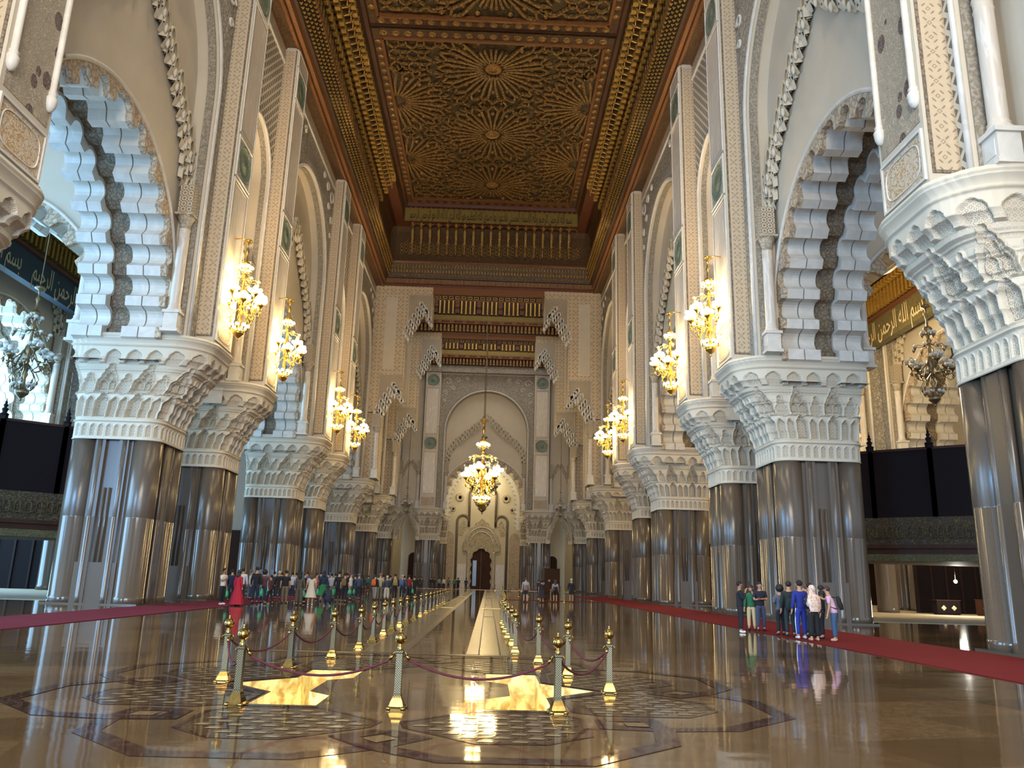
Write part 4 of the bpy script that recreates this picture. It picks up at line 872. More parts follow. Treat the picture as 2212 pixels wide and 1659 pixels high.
# ---- star-patterned panels
def star_panel(y0, y1):
    hw = CX0-.15; bars = MB(); gold = MB(); bosses = MB()
    def bar(p, q, w=.2, h=.3, z=CZ, mb=None):
        mb = mb or bars; d = Vector((q[0]-p[0], q[1]-p[1]))
        if d.length < 1e-4: return
        for P in (p, q):
            if abs(P[0]) > hw+.01 or P[1] < y0-.01 or P[1] > y1+.01: return
        d.normalize(); n = Vector((-d.y, d.x))*w/2
        c = [(p[0]+n.x, p[1]+n.y), (q[0]+n.x, q[1]+n.y), (q[0]-n.x, q[1]-n.y), (p[0]-n.x, p[1]-n.y)]
        mb.add([(x, y, z) for x, y in c]+[(x, y, z+h) for x, y in c], [(0, 1, 2, 3), (0, 4, 5, 1), (1, 5, 6, 2), (2, 6, 7, 3), (3, 7, 4, 0)])
    L = y1-y0; R = L/5.0
    cs = [(0, y0+L*.13, 16), (0, y0+L*.5, 16), (0, y0+L*.87, 16), (-hw, y0+L*.315, 16), (hw, y0+L*.315, 16), (-hw, y0+L*.685, 16), (hw, y0+L*.685, 16)]
    for cx_, cy_, n in cs:
        sx = 5.6/5.6
        def P(r, a): return (cx_+r*math.cos(a), cy_+r*math.sin(a)*1.04)
        for k in range(n):
            a = 2*PI*k/n; h = PI/n
            bar(P(1.25, a+h*.55), P(2.6, a+h*.45), .22); bar(P(1.25, a-h*.55), P(2.6, a-h*.45), .22)       # petals: long hexagons
            bar(P(2.6, a+h*.45), P(4.4, a+h*.62), .24); bar(P(2.6, a-h*.45), P(4.4, a-h*.62), .24)
            bar(P(4.4, a+h*.62), P(5.2, a), .22); bar(P(4.4, a-h*.62), P(5.2, a), .22)
            bar(P(1.25, a+h*.55), P(.95, a), .16); bar(P(1.25, a-h*.55), P(.95, a), .16); bar(P(4.4, a+h*.62), P(4.75, a+h), .2); bar(P(4.4, a-h*.62), P(4.75, a-h), .2)
            bar(P(4.75, a+h), P(5.55, a+h*.7), .2); bar(P(4.75, a+h), P(5.55, a+h*1.3), .2)
            x, y = P(3.6, a)
            if abs(x) < hw-.3 and y0+.3 < y < y1-.3: bosses.lathe([(.3, CZ+.35), (.26, CZ+.2), (.12, CZ+.08), (.02, CZ+.03)], 6, (x, y, 0))
        if abs(cx_) < hw-1: bosses.lathe([(.85, CZ+.35), (.8, CZ+.12), (.6, CZ+.02), (.5, CZ+.12), (.3, CZ-.02), (.05, CZ-.1)], 20, (cx_, cy_, 0))
    # filler lattice between the rosettes
    for i in range(-6, 7):
        for j in range(0, int(L/1.7)+1):
            x = i*1.62; y = y0+.5+j*1.7
            if min(math.hypot(x-c[0], (y-c[1])/1.04) for c in cs) > 5.3:
                for k in range(4):
                    a = PI/4+k*PI/2; bar((x+.4*math.cos(a), y+.4*math.sin(a)), (x+1.1*math.cos(a), y+1.1*math.sin(a)), .18)
                    a2 = a+PI/2; bar((x+.45*math.cos(a), y+.45*math.sin(a)), (x+.45*math.cos(a2), y+.45*math.sin(a2)), .16)
    ceil_part(bars, 'star_tracery', 'tracery_wood'); ceil_part(bosses, 'carved_boss', 'bronze_wood')
    b = MB(); 
    for (a, c, d, e) in ((-CX0-.1, -CX0+.15, y0-.2, y1+.2), (CX0-.15, CX0+.1, y0-.2, y1+.2), (-CX0, CX0, y0-.25, y0), (-CX0, CX0, y1, y1+.25)): b.box(a, c, d, e, CZ-.12, CZ+.3)
    ceil_part(b, 'panel_frame', 'wood_orange_trim')
    b = MB(); b.box(-10.6, -CX0, y0-1.2, y1+1.2, CZ+.05, CZ+.35).box(CX0, 10.6, y0-1.2, y1+1.2, CZ+.05, CZ+.35).box(-CX0, CX0, y0-1.3, y0-.2, CZ+.05, CZ+.35).box(-CX0, CX0, y1+.2, y1+1.25, CZ+.05, CZ+.35); ceil_part(b, 'panel_border', 'wood_painted')
    b = MB()
    for k in range(19): x = -9.6+k*1.066; [b.lathe([(.36, CZ+.05), (.34, CZ), (.22, CZ-.02), (.2, CZ+.02), (.05, CZ-.01)], 10, (x, yy, 0)) for yy in (y0-.72, y1+.72)]
    n = int((y1-y0)/1.05)
    for k in range(n): [b.lathe([(.33, CZ+.05), (.3, CZ), (.05, CZ)], 8, (xx, y0+.5+k*1.05, 0)) for xx in (-10.2, 10.2)]
    ceil_part(b, 'rosette_row', 'bronze_wood')
mt = mat('ceiling_dark', '33281b', .6); vo, _ = mt.voro(1.6, 'F1'); n = mt.noise(3.5, 3, dist=2.0); mt.col(mt.mix(vo*1.6, '241b13', mt.mix(((n-.5).abs()*9).clamp(), '6e5a34', '3a2c1c'))); mt.bump(n, .05)
mt = mat('tracery_wood', '7a5a34', .42, .25); n = mt.noise(5, 4); mt.col(mt.mix((n-.5)*4+.5, '5b4024', 'a58046'))
b = MB(); b.box(-10.6, 10.6, Y0, 92.2, CZ+.35, CZ+.6); ceil_part(b, 'ceiling_board', 'ceiling_dark')
star_panel(60.4, 90.4); star_panel(27.7, 57.4)
b = MB(); b.box(-10.6, 10.6, 58.55, 58.75, CZ-.05, CZ+.35); ceil_part(b, 'joint_beam', 'dark_wood')
# serrated trim over the gold inscription band
b = MB()
for k in range(34): x = -10.5+k*.636; b.add([(x-.28, end_y(10.6)+.0, 47.0), (x+.28, end_y(10.6), 47.0), (x, end_y(10.6), 46.7)], [(0, 1, 2)])
ceil_part(b, 'serrated_trim', 'dark_wood')
# inscription
FORMS = {'ا': 'ﺍﺍﺎﺎ', 'ب': 'ﺏﺑﺐﺒ', 'ت': 'ﺕﺗﺖﺘ', 'ج': 'ﺝﺟﺞﺠ', 'ح': 'ﺡﺣﺢﺤ', 'د': 'ﺩﺩﺪﺪ', 'ذ': 'ﺫﺫﺬﺬ', 'ر': 'ﺭﺭﺮﺮ', 'س': 'ﺱﺳﺲﺴ', 'ص': 'ﺹﺻﺺﺼ', 'ع': 'ﻉﻋﻊﻌ', 'ظ': 'ﻅﻇﻆﻈ', 'غ': 'ﻍﻏﻎﻐ', 'ف': 'ﻑﻓﻒﻔ', 'ق': 'ﻕﻗﻖﻘ', 'ك': 'ﻙﻛﻚﻜ', 'ل': 'ﻝﻟﻞﻠ', 'م': 'ﻡﻣﻢﻤ', 'ن': 'ﻥﻧﻦﻨ', 'ه': 'ﻩﻫﻪﻬ', 'و': 'ﻭﻭﻮﻮ', 'ي': 'ﻱﻳﻲﻴ', 'ى': 'ﻯﻯﻰﻰ', 'ء': 'ﺀﺀﺀﺀ'}
NOJOIN = set('ادذروىء')
def shape_ar(t):
    o = []
    for w in t.split(' '):
        r = ''
        for i, ch in enumerate(w):
            a = i > 0 and w[i-1] not in NOJOIN and ch != 'ء'; c = i < len(w)-1 and ch not in NOJOIN and w[i+1] != 'ء'
            r += FORMS[ch][(1 if c else 0)+(2 if a else 0)]
        o.append(r)
    return ' '.join(o)[::-1]
def text(nm, t, size, loc, rot, mt, parent, ext=.01, width=None):
    c = bpy.data.curves.new(nm, 'FONT'); c.body = t; c.size = size; c.align_x = 'CENTER'; c.align_y = 'CENTER'; c.extrude = ext; c.resolution_u = 2
    o = bpy.data.objects.new(nm, c); COL.objects.link(o); o.location = loc; o.rotation_euler = rot; c.materials.append(M(mt)); o.parent = parent
    if width:
        bpy.context.view_layer.update(); w = o.dimensions.x
        if w > .01: o.scale.x = width/w
    return o
text('inscription', shape_ar('بسم الله الرحمن الرحيم ولله الاسماء الحسنى فادعوه بها صدق الله العظيم هو الله الذي لا اله الا هو الرحمن الرحيم'), 1.75, (0, end_y(10.9)-.03, 46.0), (PI/2, 0, 0), 'dark_ink', ceil, width=20.4)

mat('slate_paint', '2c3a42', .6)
mat('screen_dark', '24130f', .7, spec=.25)
# ================================================================ chandeliers
def chandelier(lit=True, half=False):
    root = empty('chandelier'); br = 'gilt_arm' if lit else 'old_bronze'; gl = 'lamp_globe' if lit else 'lamp_globe_unlit'
    b = MB(); b.lathe([(.02, 5.75), (.16, 5.7), (.2, 5.6), (.05, 5.5), (.03, 5.2), (.09, 5.05), (.04, 4.9), (.05, 4.5), (.16, 4.4), (.2, 4.3), (.07, 4.15), (.05, 3.8), (.13, 3.65), (.05, 3.5), (.06, 2.9), (.16, 2.6), (.2, 2.3), (.08, 2.05), (.06, 1.5), (.12, 1.3), (.06, 1.1), (.07, .8), (.1, .6), (.26, .5), (.24, .35), (.1, .2), (.03, .12), (.05, .06), (.01, 0)], 14)
    b.build('stem', br, root)
    def cup(mb, x, y, z, r=.07): mb.lathe([(.02, z-.12), (.03, z-.07), (r, z-.02), (r*.9, z)], 8, (x, y, 0))
    def glb(x, y, z, r=.1, m=gl, par=None):
        g = MB(); g.ball((x, y, z), r, 0, 9, 6, 1.1); return g.build('lamp_globe', m, par or root)
    def ring(n, r, z, zc, gr, lit_=True, a0=0.0, sag=.25):
        for k in range(n):
            a = a0+2*PI*k/n; c, s_ = math.cos(a), math.sin(a); b = MB()
            if half and r*c > .4: continue
            b.tube([(c*.04, s_*.04, zc), (c*r*.4, s_*r*.4, zc-sag*.6), (c*r*.8, s_*r*.8, zc-sag*.4), (c*r, s_*r, z-.1)], .02, 5); cup(b, c*r, s_*r, z); am = b.build('arm', br, root)
            glb(c*r, s_*r, z+gr*1.0, gr, gl if (lit_ and lit) else 'lamp_globe_unlit', am)
    ring(6, .26, 4.0, 4.1, .1, True, .2, .15)
    ring(8, .66, 3.22, 3.5, .08, False)
    for k in range(7 if half else 6):                                   # six bowls, each with a bunch of globes
        a = (PI/2-.2+(PI+.4)*k/6) if half else 2*PI*k/6+.3; r = .82; z = 2.55-.42*(k % 2); cx_, cy_ = r*math.cos(a), r*math.sin(a); b = MB()
        if half and cx_ > .3: continue
        b.tube([(0, 0, 2.9), (cx_*.3, cy_*.3, 2.3), (cx_*.6, cy_*.6, z-.55), (cx_, cy_, z-.4), (cx_, cy_, z-.1)], .028, 6)
        b.tube([(cx_*.6, cy_*.6, z-.55), (cx_*.85, cy_*.85, z-.8), (cx_*1.1, cy_*1.1, z-.6), (cx_*.95, cy_*.95, z-.45)], .02, 5)
        b.lathe([(.02, z-.42), (.04, z-.3), (.13, z-.2), (.17, z-.1), (.15, z-.08)], 10, (cx_, cy_, 0)); b.lathe([(.01, z-.75), (.05, z-.66), (.05, z-.6), (.02, z-.5)], 8, (cx_, cy_, 0)); am = b.build('bowl_arm', br, root)
        for j in range(5):
            t = 2*PI*j/5+k; glb(cx_+.21*math.cos(t), cy_+.21*math.sin(t), z+.05+.04*(j % 2), par=am)
        glb(cx_, cy_, z+.24, par=am)
    for k in range(8):                                   # lower scrolls with upturned shades
        a = 2*PI*k/8+.2; r = .62; b = MB(); c, s_ = math.cos(a), math.sin(a)
        if half and c > .6: continue
        b.tube([(0, 0, 1.9), (c*.3, s_*.3, 1.45), (c*.6, s_*.6, 1.6), (c*r, s_*r, 1.75)], .025, 5); b.tube([(c*.35, s_*.35, 1.45), (c*.5, s_*.5, 1.1), (c*.45, s_*.45, .95)], .018, 5)
        b.lathe([(.02, 1.68), (.05, 1.74), (.1, 1.88)], 8, (c*r, s_*r, 0)); b.lathe([(.01, .82), (.05, .9), (.03, 1.0)], 6, (c*.45, s_*.45, 0)); b.build('scroll_arm', br, root)
    ring(8, .36, .72, .55, .09, True, .1, -.05)
    return root
ch0 = chandelier(True); chU = chandelier(False); chW = chandelier(True, True); ucnt = {}
def hang(proto, key, x, y, z, sc, rz, label, group, lamp=0):
    o = proto if key not in ucnt else copy_tree(proto); ucnt[key] = 1
    o.location = (x, y, z); o.scale = (sc*1.22, sc*1.22, sc); o.rotation_euler = (0, 0, rz); tag(o, label, 'chandelier', group)
    if lamp:
        point('chandelier_lamp', (x, y, z+2.3*sc), lamp, (1, .83, .52), .22*sc); point('chandelier_lamp', (x, y, z+.75*sc), lamp*.3, (1, .83, .52), .15*sc)
    return o
CHL = {20.2: 'near picture top', 39.0: 'nearest the viewer', 48.4: 'second from the viewer', 67.1: 'third from the viewer', 76.5: 'fourth and farthest down the wall'}
for s in (-1, 1):
    for i, y in enumerate([39.0, 48.4, 67.1, 76.5]):
        x = XC+s*12.55; br = MB(); br.tube([(s*.78, 0, 5.75), (s*.4, 0, 5.78), (0, 0, 5.72)], .03, 6); br.tube([(s*.72, 0, 1.25), (s*.3, 0, 1.3)], .025, 6); br.ball((s*.78, 0, 5.75), .08)
        o = hang(chW, 'wall', x, y+1.3, 13.45, 1.0, 0 if s > 0 else PI, 'lit brass chandelier bracketed off the %s wall, %s' % (SN[s], CHL[y]), 'wall chandeliers along the nave', 330)
        w = br.build('wall_bracket', 'gilt_arm'); w.location = (x, y+1.3, 13.45); tag(w, 'thin gilded bracket holding the %s wall chandelier %s' % (SN[s], CHL[y]), 'bracket', 'chandelier brackets')
o = hang(ch0, 'lit', XC-.15, 103.8, 10.2, 2.13, 0, 'large lit brass chandelier hanging in the middle of the hall on a long rod', None, 2600)
b = MB(); b.tube([(0, 0, 22.4), (0, 0, 46.2)], .06, 6); w = b.build('hanging_rod', 'old_bronze'); w.location = (XC-.15, 103.8, 0); tag(w, 'long thin rod carrying the large central chandelier', 'rod')
o = hang(chU, 'unlit', XC-.2, 123.0, 11.3, 2.13, .4, 'unlit grey chandelier just behind the large lit central one', None)
b = MB(); b.tube([(0, 0, 22.9), (0, 0, 46.2)], .06, 6); w = b.build('hanging_rod', 'old_bronze'); w.location = (XC-.2, 123.0, 1.3); tag(w, 'rod of the unlit chandelier behind the central one', 'rod')
o = hang(chU, 'unlit', 26.3, 45.3, 12.3, 1.12, 0, 'unlit gilded chandelier in the right aisle above the wooden balcony', None); 
o = hang(chU, 'unlit', -27.7, 46.0, 11.0, 1.25, 1.0, 'unlit dark chandelier in the bluish left aisle at the picture edge', None)
for s in (-1, 1):
    o = hang(chU, 'unlit', XC+s*12.55, 130.2, 11.6, .75, 0, 'small dark lantern chandelier hanging in the far %s side opening' % SN[s], 'lanterns of the far side openings')
    b = MB(); b.tube([(0, 0, 15.8), (0, 0, 36)], .04, 5); w = b.build('hanging_rod', 'old_bronze'); w.location = (XC+s*12.55, 130.2, 0); tag(w, 'thin dark rod in the far %s side opening' % SN[s], 'rod', 'rods of the far side openings')
for s, x, y in ((1, 26.3, 45.3), (-1, -27.7, 46.0)):
    b = MB(); b.tube([(0, 0, 17.6), (0, 0, 34)], .03, 5); w = b.build('hanging_rod', 'old_bronze'); w.location = (x, y, 0); tag(w, 'rod of the unlit %s aisle chandelier' % SN[s], 'rod')
# ================================================================ rope posts
def make_post():
    root = empty('barrier_post')
    b = MB(); b.lathe([(.15, .0), (.15, .015), (.128, .035), (.105, .09), (.08, .13), (.074, .15)], 4, mi=0, sm=False, a0=PI/4)
    for k in range(4): a = PI/4+k*PI/2; b.lathe([(.03, 0), (.036, .012), (.03, .03), (.01, .04)], 8, (.125*math.cos(a), .125*math.sin(a), 0))
    b.build('post_base', 'brass', root)
    b = MB(); b.lathe([(.07, .14), (.07, .175), (.058, .185), (.054, .66), (.068, .67), (.068, .69), (.05, .705)], 4, sm=False, a0=PI/4); sh_ = b.build('lattice_shaft', 'brass_lattice', root)
    b = MB(); b.lathe([(.05, .7), (.03, .715), (.045, .73), (.028, .745), (.022, .765), (.03, .775)], 14); b.build('collar', 'brass', root)
    b = MB(); b.lathe([(.02, .77), (.045, .785), (.068, .81), (.078, .845), (.07, .88), (.05, .9), (.028, .912), (.014, .922), (.02, .93), (.014, .942), (.018, .95), (.004, .975)], 18); b.build('round_finial', 'brass', root)
    b = MB()
    for sx in (1, -1): b.tube([(sx*.04, 0, .665), (sx*.075, 0, .672), (sx*.085, 0, .65), (sx*.07, 0, .635)], .008, 6)
    b.build('rope_hook', 'brass', sh_); return root
post0 = make_post(); pn = [0]
def post(x, y, label, group):
    o = post0 if pn[0] == 0 else copy_tree(post0); pn[0] += 1; o.location = (x, y, 0); o.rotation_euler = (0, 0, random.uniform(-.15, .15)+PI/4*0); return tag(o, label, 'barrier post', group)
def rope(a, c, label, group, sag=.26, n=14, r=.016):
    b = MB(); P = []
    for i in range(n+1):
        t = i/n; P.append((a[0]+(c[0]-a[0])*t, a[1]+(c[1]-a[1])*t, .64-4*sag*t*(1-t)))
    d = Vector((c[0]-a[0], c[1]-a[1], 0)).normalized()*.08; P[0] = (P[0][0]+d.x, P[0][1]+d.y, P[0][2]); P[-1] = (P[-1][0]-d.x, P[-1][1]-d.y, P[-1][2])
    root = b.tube(P, r, 7).build('barrier_rope', 'red_rope'); e = MB()
    for k, j in ((0, 1), (-1, -2)):
        u_ = (Vector(P[j])-Vector(P[k])).normalized()*.07; e.tube([P[k], tuple(Vector(P[k])+u_)], r*1.35, 8)
    e.build('rope_end_cap', 'brass', root); return tag(root, label, 'rope', group)
LB = [(510.7, 1522), (482, 1473), (625, 1443), (716.6, 1421.5), (775.8, 1402.8), (805, 1386), (827.8, 1372.6), (846.5, 1362), (863, 1354), (877.7, 1345.6)]
RB = [(1204, 1540), (1316, 1498), (1226.6, 1461), (1163, 1433), (1112.5, 1412.5), (1104.6, 1394), (1096.6, 1380), (1091, 1368), (1087.6, 1358), (1085, 1349)]
LP = [unproj(*p) for p in LB]; RP = [unproj(*p) for p in RB]
while LP[-1][1] < 58: LP.append((LP[-1][0]+(-2.75-LP[-1][0])*.3, LP[-1][1]+2.6))
while RP[-1][1] < 58: RP.append((RP[-1][0]+(.95-RP[-1][0])*.3, RP[-1][1]+2.6))
fp = unproj(857, 1531)
post(fp[0], fp[1], 'brass rope post standing alone at the front between the two star openings', 'rope posts')
for nm, P in (('left', LP), ('right', RP)):
    prev = fp
    for i, p in enumerate(P):
        w = ORD[i] if i < 20 else 'far %s' % ORD[i-20]
        post(p[0], p[1], 'brass rope post, %s row, %s from the viewer' % (nm, w), 'rope posts')
        rope(prev, p, 'red rope in the %s row, %s span from the front post' % (nm, w), 'barrier ropes', .27 if math.dist(prev, p) > 1.2 else .2); prev = p
FPx = [(-5.2+.0*k, 118+2.5*k) for k in range(0)]
for s in (-1, 1):
    for k in range(6): post(XC+s*(2.2+k*2.0), 124.5, 'distant brass post by the far carpet, %s in the %s half' % (ORD[k], SN[s]), 'far rope posts')
for k in range(7): post(6.2-k*.75, 66+k*4.5, 'distant brass post right of the walkway beyond the main rows, %s' % ORD[k], 'far rope posts')
# ================================================================ wooden balconies in the aisles
def balcony(s):
    root = empty('balcony', (XC, 0, 0)); F = [(20.3, 43.4), (21.65, 42.25), (23.9, 40.4), (27.0, 38.2), (36, 38.0), (36, 50), (20.3, 50)]
    P = lambda K, g=0: [(s*x, y) for x, y in K]
    def wallstrip(z0, z1, out, mt, nm, K=F[:5]):
        b = MB()
        for (x0, y0), (x1, y1) in zip(K[:-1], K[1:]):
            d = Vector((x1-x0, y1-y0)).normalized(); n = Vector((d.y, -d.x)) if False else Vector((-abs(d.y), -abs(d.x)))
            a = [(x0, y0), (x1, y1), (x1-n.x*.25, y1-n.y*.25), (x0-n.x*.25, y0-n.y*.25)]; a = [(x+n.x*out, y+n.y*out) for x, y in a]
            b.prism([(s*x, y) for x, y in a], z0, z1, plane='xy')
        b.build(nm, mt, root)
    wallstrip(5.35, 8.9, 0, 'black_wood', 'lattice_screen'); wallstrip(3.9, 5.35, .05, 'wood_panel_dark', 'carved_parapet')
    wallstrip(3.75, 3.95, .14, 'dark_wood', 'shadow_moulding'); wallstrip(3.1, 3.45, .1, 'green_gold_frieze', 'gilded_frieze'); wallstrip(3.45, 3.75, -.02, 'dark_wood', 'recessed_board'); wallstrip(8.85, 8.98, .05, 'dark_wood', 'top_rail')
    b = MB()
    for (x0, y0), (x1, y1) in zip(F[:4], F[1:4]+[F[3]]):
        if (x0, y0) == (x1, y1): continue
        L = math.dist((x0, y0), (x1, y1)); n = max(1, int(L/1.6))
        for k in range(n+1):
            x = x0+(x1-x0)*k/n; y = y0+(y1-y0)*k/n; b.box(s*x-.09, s*x+.09, y-.12, y+.06, 5.35, 8.9)
    b.build('screen_post', 'screen_dark', root)
    b = MB()
    for (x0, y0), (x1, y1) in zip(F[:3], F[1:4]):
        L = math.dist((x0, y0), (x1, y1)); n = int(L/.42)
        for k in range(n):
            t = (k+.5)/n; x = x0+(x1-x0)*t-.12; y = y0+(y1-y0)*t-.12; K = [(s*x-.14, y-.12*0, 4.3), (s*x-.14, y, 4.75), (s*x, y-.0, 4.92), (s*x+.14, y, 4.75), (s*x+.14, y, 4.3), (s*x-.14, y, 4.3)]; b.tube(K, .03, 4)
    b.build('blind_arcade', 'green_gold_frieze', root)
    for x, y in ((21.65, 42.2), (23.9, 40.35)):
        b = MB(); b.box(s*x-.14, s*x+.14, y-.14, y+.14, 8.9, 9.1); b.lathe([(.2, 9.1), (.22, 9.16), (.1, 9.24), (.13, 9.34), (.16, 9.42), (.07, 9.5), (.1, 9.58), (.11, 9.64), (.05, 9.7), (.07, 9.76), (.03, 9.84), (.01, 9.98)], 10, (s*x, y, 0)); b.build('turned_finial', 'black_wood', root)
    b = MB(); b.prism([(s*x, y) for x, y in F], 3.2, 3.5, plane='xy'); b.build('balcony_floor', 'dark_wood', root)
    return tag(root, 'dark wooden balcony with lattice screen and finials, %s aisle' % SN[s], 'balcony', 'wooden aisle balconies')
for s in (-1, 1): balcony(s)
# things seen under the right balcony
def round_pair(x, y, lab):
    root = empty('aisle_column', (x, y, 0))
    b = MB(); seam_cyl(b, 0, 0, .75, 20); b.build('column_shaft', 'polished_granite', root); b = MB(); b.box(-1.1, 1.1, -1.1, 1.1, 7.8, 8.8); b.build('column_block', 'carved_stucco', root); tag(root, lab, 'column')
for s in (-1, 1):
    for i, x in enumerate((28.6, 31.0)): round_pair(XC+s*x, 60.5, 'round granite column under the %s balcony, %s' % (SN[s], ['nearer the nave', 'farther from the nave'][i]))
def screen(x0, x1, y, lab):
    root = empty('wooden_screen', ((x0+x1)/2, y, 0)); h = (x1-x0)/2
    b = MB(); b.box(-h, h, -.1, .1, 0, 5.2); b.build('screen_panel', 'black_wood', root); b = MB(); n = 6
    for k in range(n+1): x = -h+2*h*k/n; b.box(x-.08, x+.08, -.18, .12, 0, 5.3)
    b.build('screen_stile', 'screen_dark', root); tag(root, lab, 'screen')
screen(33, 40, 62, 'dark carved wooden screen at the back of the right aisle')
screen(-41, -33, 62, 'dark wooden screen at the back of the left aisle')
b = MB(); b.ball((0, 0, 0), .12); fx = b.build('flood_lamp', 'floodlight'); L0 = RC@np.array([(2064-CX)/F_PX, -(1256-CY)/F_PX, -1.0]); t = 56/L0[1]; fx.location = (float(L0[0]*t), 56, EYE+float(L0[2]*t)); tag(fx, 'bare bright lamp glaring under the right balcony', 'lamp')
c = MB(); c.tube([(0, 0, .1), (0, 0, 3.2-fx.location.z)], .02, 5); c.build('lamp_cord', 'dark_wood', fx); point('glaring_lamp', (fx.location.x, 55.6, fx.location.z), 260, (1, .95, .82), .15)
def crate(nm, x, y, w, d, h, mt, lab, cat):
    root = empty(nm, (x, y, 0)); b = MB(); b.box(-w/2, w/2, -d/2, d/2, .08, h); b.box(-w/2+.05, w/2-.05, -d/2+.05, d/2-.05, 0, .08).build('cabinet_body', mt, root); b = MB(); b.box(-w/2-.04, w/2+.04, -d/2-.04, d/2+.04, h, h+.06); b.build('cabinet_top', 'dark_wood', root); b = MB()
    for sx in (-1, 1): b.lathe([(.2, -.02), (.18, -.04), (.01, -.05)], 4, (sx*w*.22, -d/2, h*.5), ax='y', sm=False)
    b.build('diamond_inlay', 'pale_paint', root); tag(root, lab, cat)
crate('low_cabinet', 33.2, 58.5, 1.7, .7, 1.0, 'black_wood', 'black low cabinet with diamond inlays on the right aisle carpet', 'cabinet')
crate('reading_stand', 36.2, 58.5, 1.3, .6, 1.1, 'dark_wood', 'brown wooden stand right of the low cabinet in the right aisle', 'stand')
crate('wooden_pulpit', 9.6, 122.0, 2.2, 2.0, 3.4, 'dark_wood', 'dark wooden pulpit box right of the far carved portal', 'pulpit')
# small cameras on piers
for lab, x, y, z in (('small white security camera on the far great arch wall', -9.2, 131.6, 26.6),):
    b = MB(); b.box(-.15, .15, -.5, 0, -.12, .12); o = b.build('security_camera', 'pale_stone'); c = MB(); c.box(-.05, .05, -.1, .25, .1, .2); c.build('camera_mount', 'pale_stone', o); o.location = (x, y, z); tag(o, lab, 'camera')

# painted cornice and inscription band along the outer side of each aisle
for s in (-1, 1):
    root = empty('trim_%d' % (100+s), (XC, 0, 0), kind='structure')
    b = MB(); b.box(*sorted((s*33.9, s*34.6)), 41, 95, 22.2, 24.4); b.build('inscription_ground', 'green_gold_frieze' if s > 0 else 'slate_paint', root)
    b = MB(); b.box(*sorted((s*33.6, s*34.6)), 41, 95, 24.4, 24.65); b.build('red_line', 'wood_red_brown', root)
    b = MB(); c = MB(); b.box(*sorted((s*33.9, s*34.6)), 41, 95, 24.65, 27.2)
    for k in range(90): y = 42+k*.58; c.box(*sorted((s*33.5, s*33.9)), y-.13, y+.13, 24.9, 26.3).box(*sorted((s*33.0, s*33.9)), y-.16, y+.16, 26.4, 26.8)
    b.build('aisle_cornice_board', 'wood_painted', root); c.build('aisle_bracket_row', 'gilded_wood', root)
    b = MB(); b.box(*sorted((s*20.5, s*34.6)), 44.6, 95, 27.2, 27.6); b.build('aisle_timber_ceiling', 'wood_painted', root)
    for k in range(3): text('inscription', shape_ar('بسم الله الرحمن الرحيم'), 2.2, (s*33.87, 50+k*12, 23.3), (PI/2, 0, -s*PI/2), 'pale_paint', root, width=10.5)

m = mat('satin_scarf', 'dcb59e', .38); n = m.noise(9, 3, dist=2.5); m.col(m.mix((n-.45)*5+.4, 'c98f7c', 'ecd9c4')); m.bump(n, .05)
# ================================================================ people
CL = {}
def cloth(c, rough=.85):
    k = 'cloth_'+c
    if k not in MT: mat(k, c, rough)
    return k
def skin_obj(nm, V, Ed, R, mt, parent, root=0, sub=1):
    me = bpy.data.meshes.new(nm); me.from_pydata(V, Ed, []); me.materials.append(M(mt)); o = bpy.data.objects.new(nm, me); COL.objects.link(o); o.parent = parent
    m1 = o.modifiers.new('Skin', 'SKIN'); sl = me.skin_vertices[0].data if me.skin_vertices else None
    if sl is None:
        o.modifiers.remove(m1); raise RuntimeError('skin layer')
    for i, r in enumerate(R):
        r = r if hasattr(r, '__len__') else (r, r); sl[i].radius = (r[0]*1.13, r[1]*1.13); sl[i].use_root = (i == root)
    m1.use_smooth_shade = True; m2 = o.modifiers.new('Subdivision', 'SUBSURF'); m2.levels = sub; m2.render_levels = sub
    return o
ARMS = {  # elbow and wrist offsets from the shoulder (x outward, y forward, z up)
    'down': ((.06, -.02, -.28), (.08, .04, -.53)), 'bag': ((.05, -.03, -.28), (.09, .02, -.54)), 'front': ((.05, .0, -.27), (-.04, .22, -.30)), 'phone': ((.04, .06, -.26), (-.08, .26, -.10)),
    'up': ((.06, .16, -.14), (-.06, .20, .14)), 'face': ((.04, .10, -.26), (-.06, .19, .02)), 'cross': ((.05, .02, -.27), (-.20, .20, -.24)), 'hip': ((.16, -.08, -.22), (.05, .06, -.40)), 'reach': ((.04, .2, -.06), (.0, .44, .08)), 'back': ((.08, -.1, -.26), (.0, -.16, -.46))}
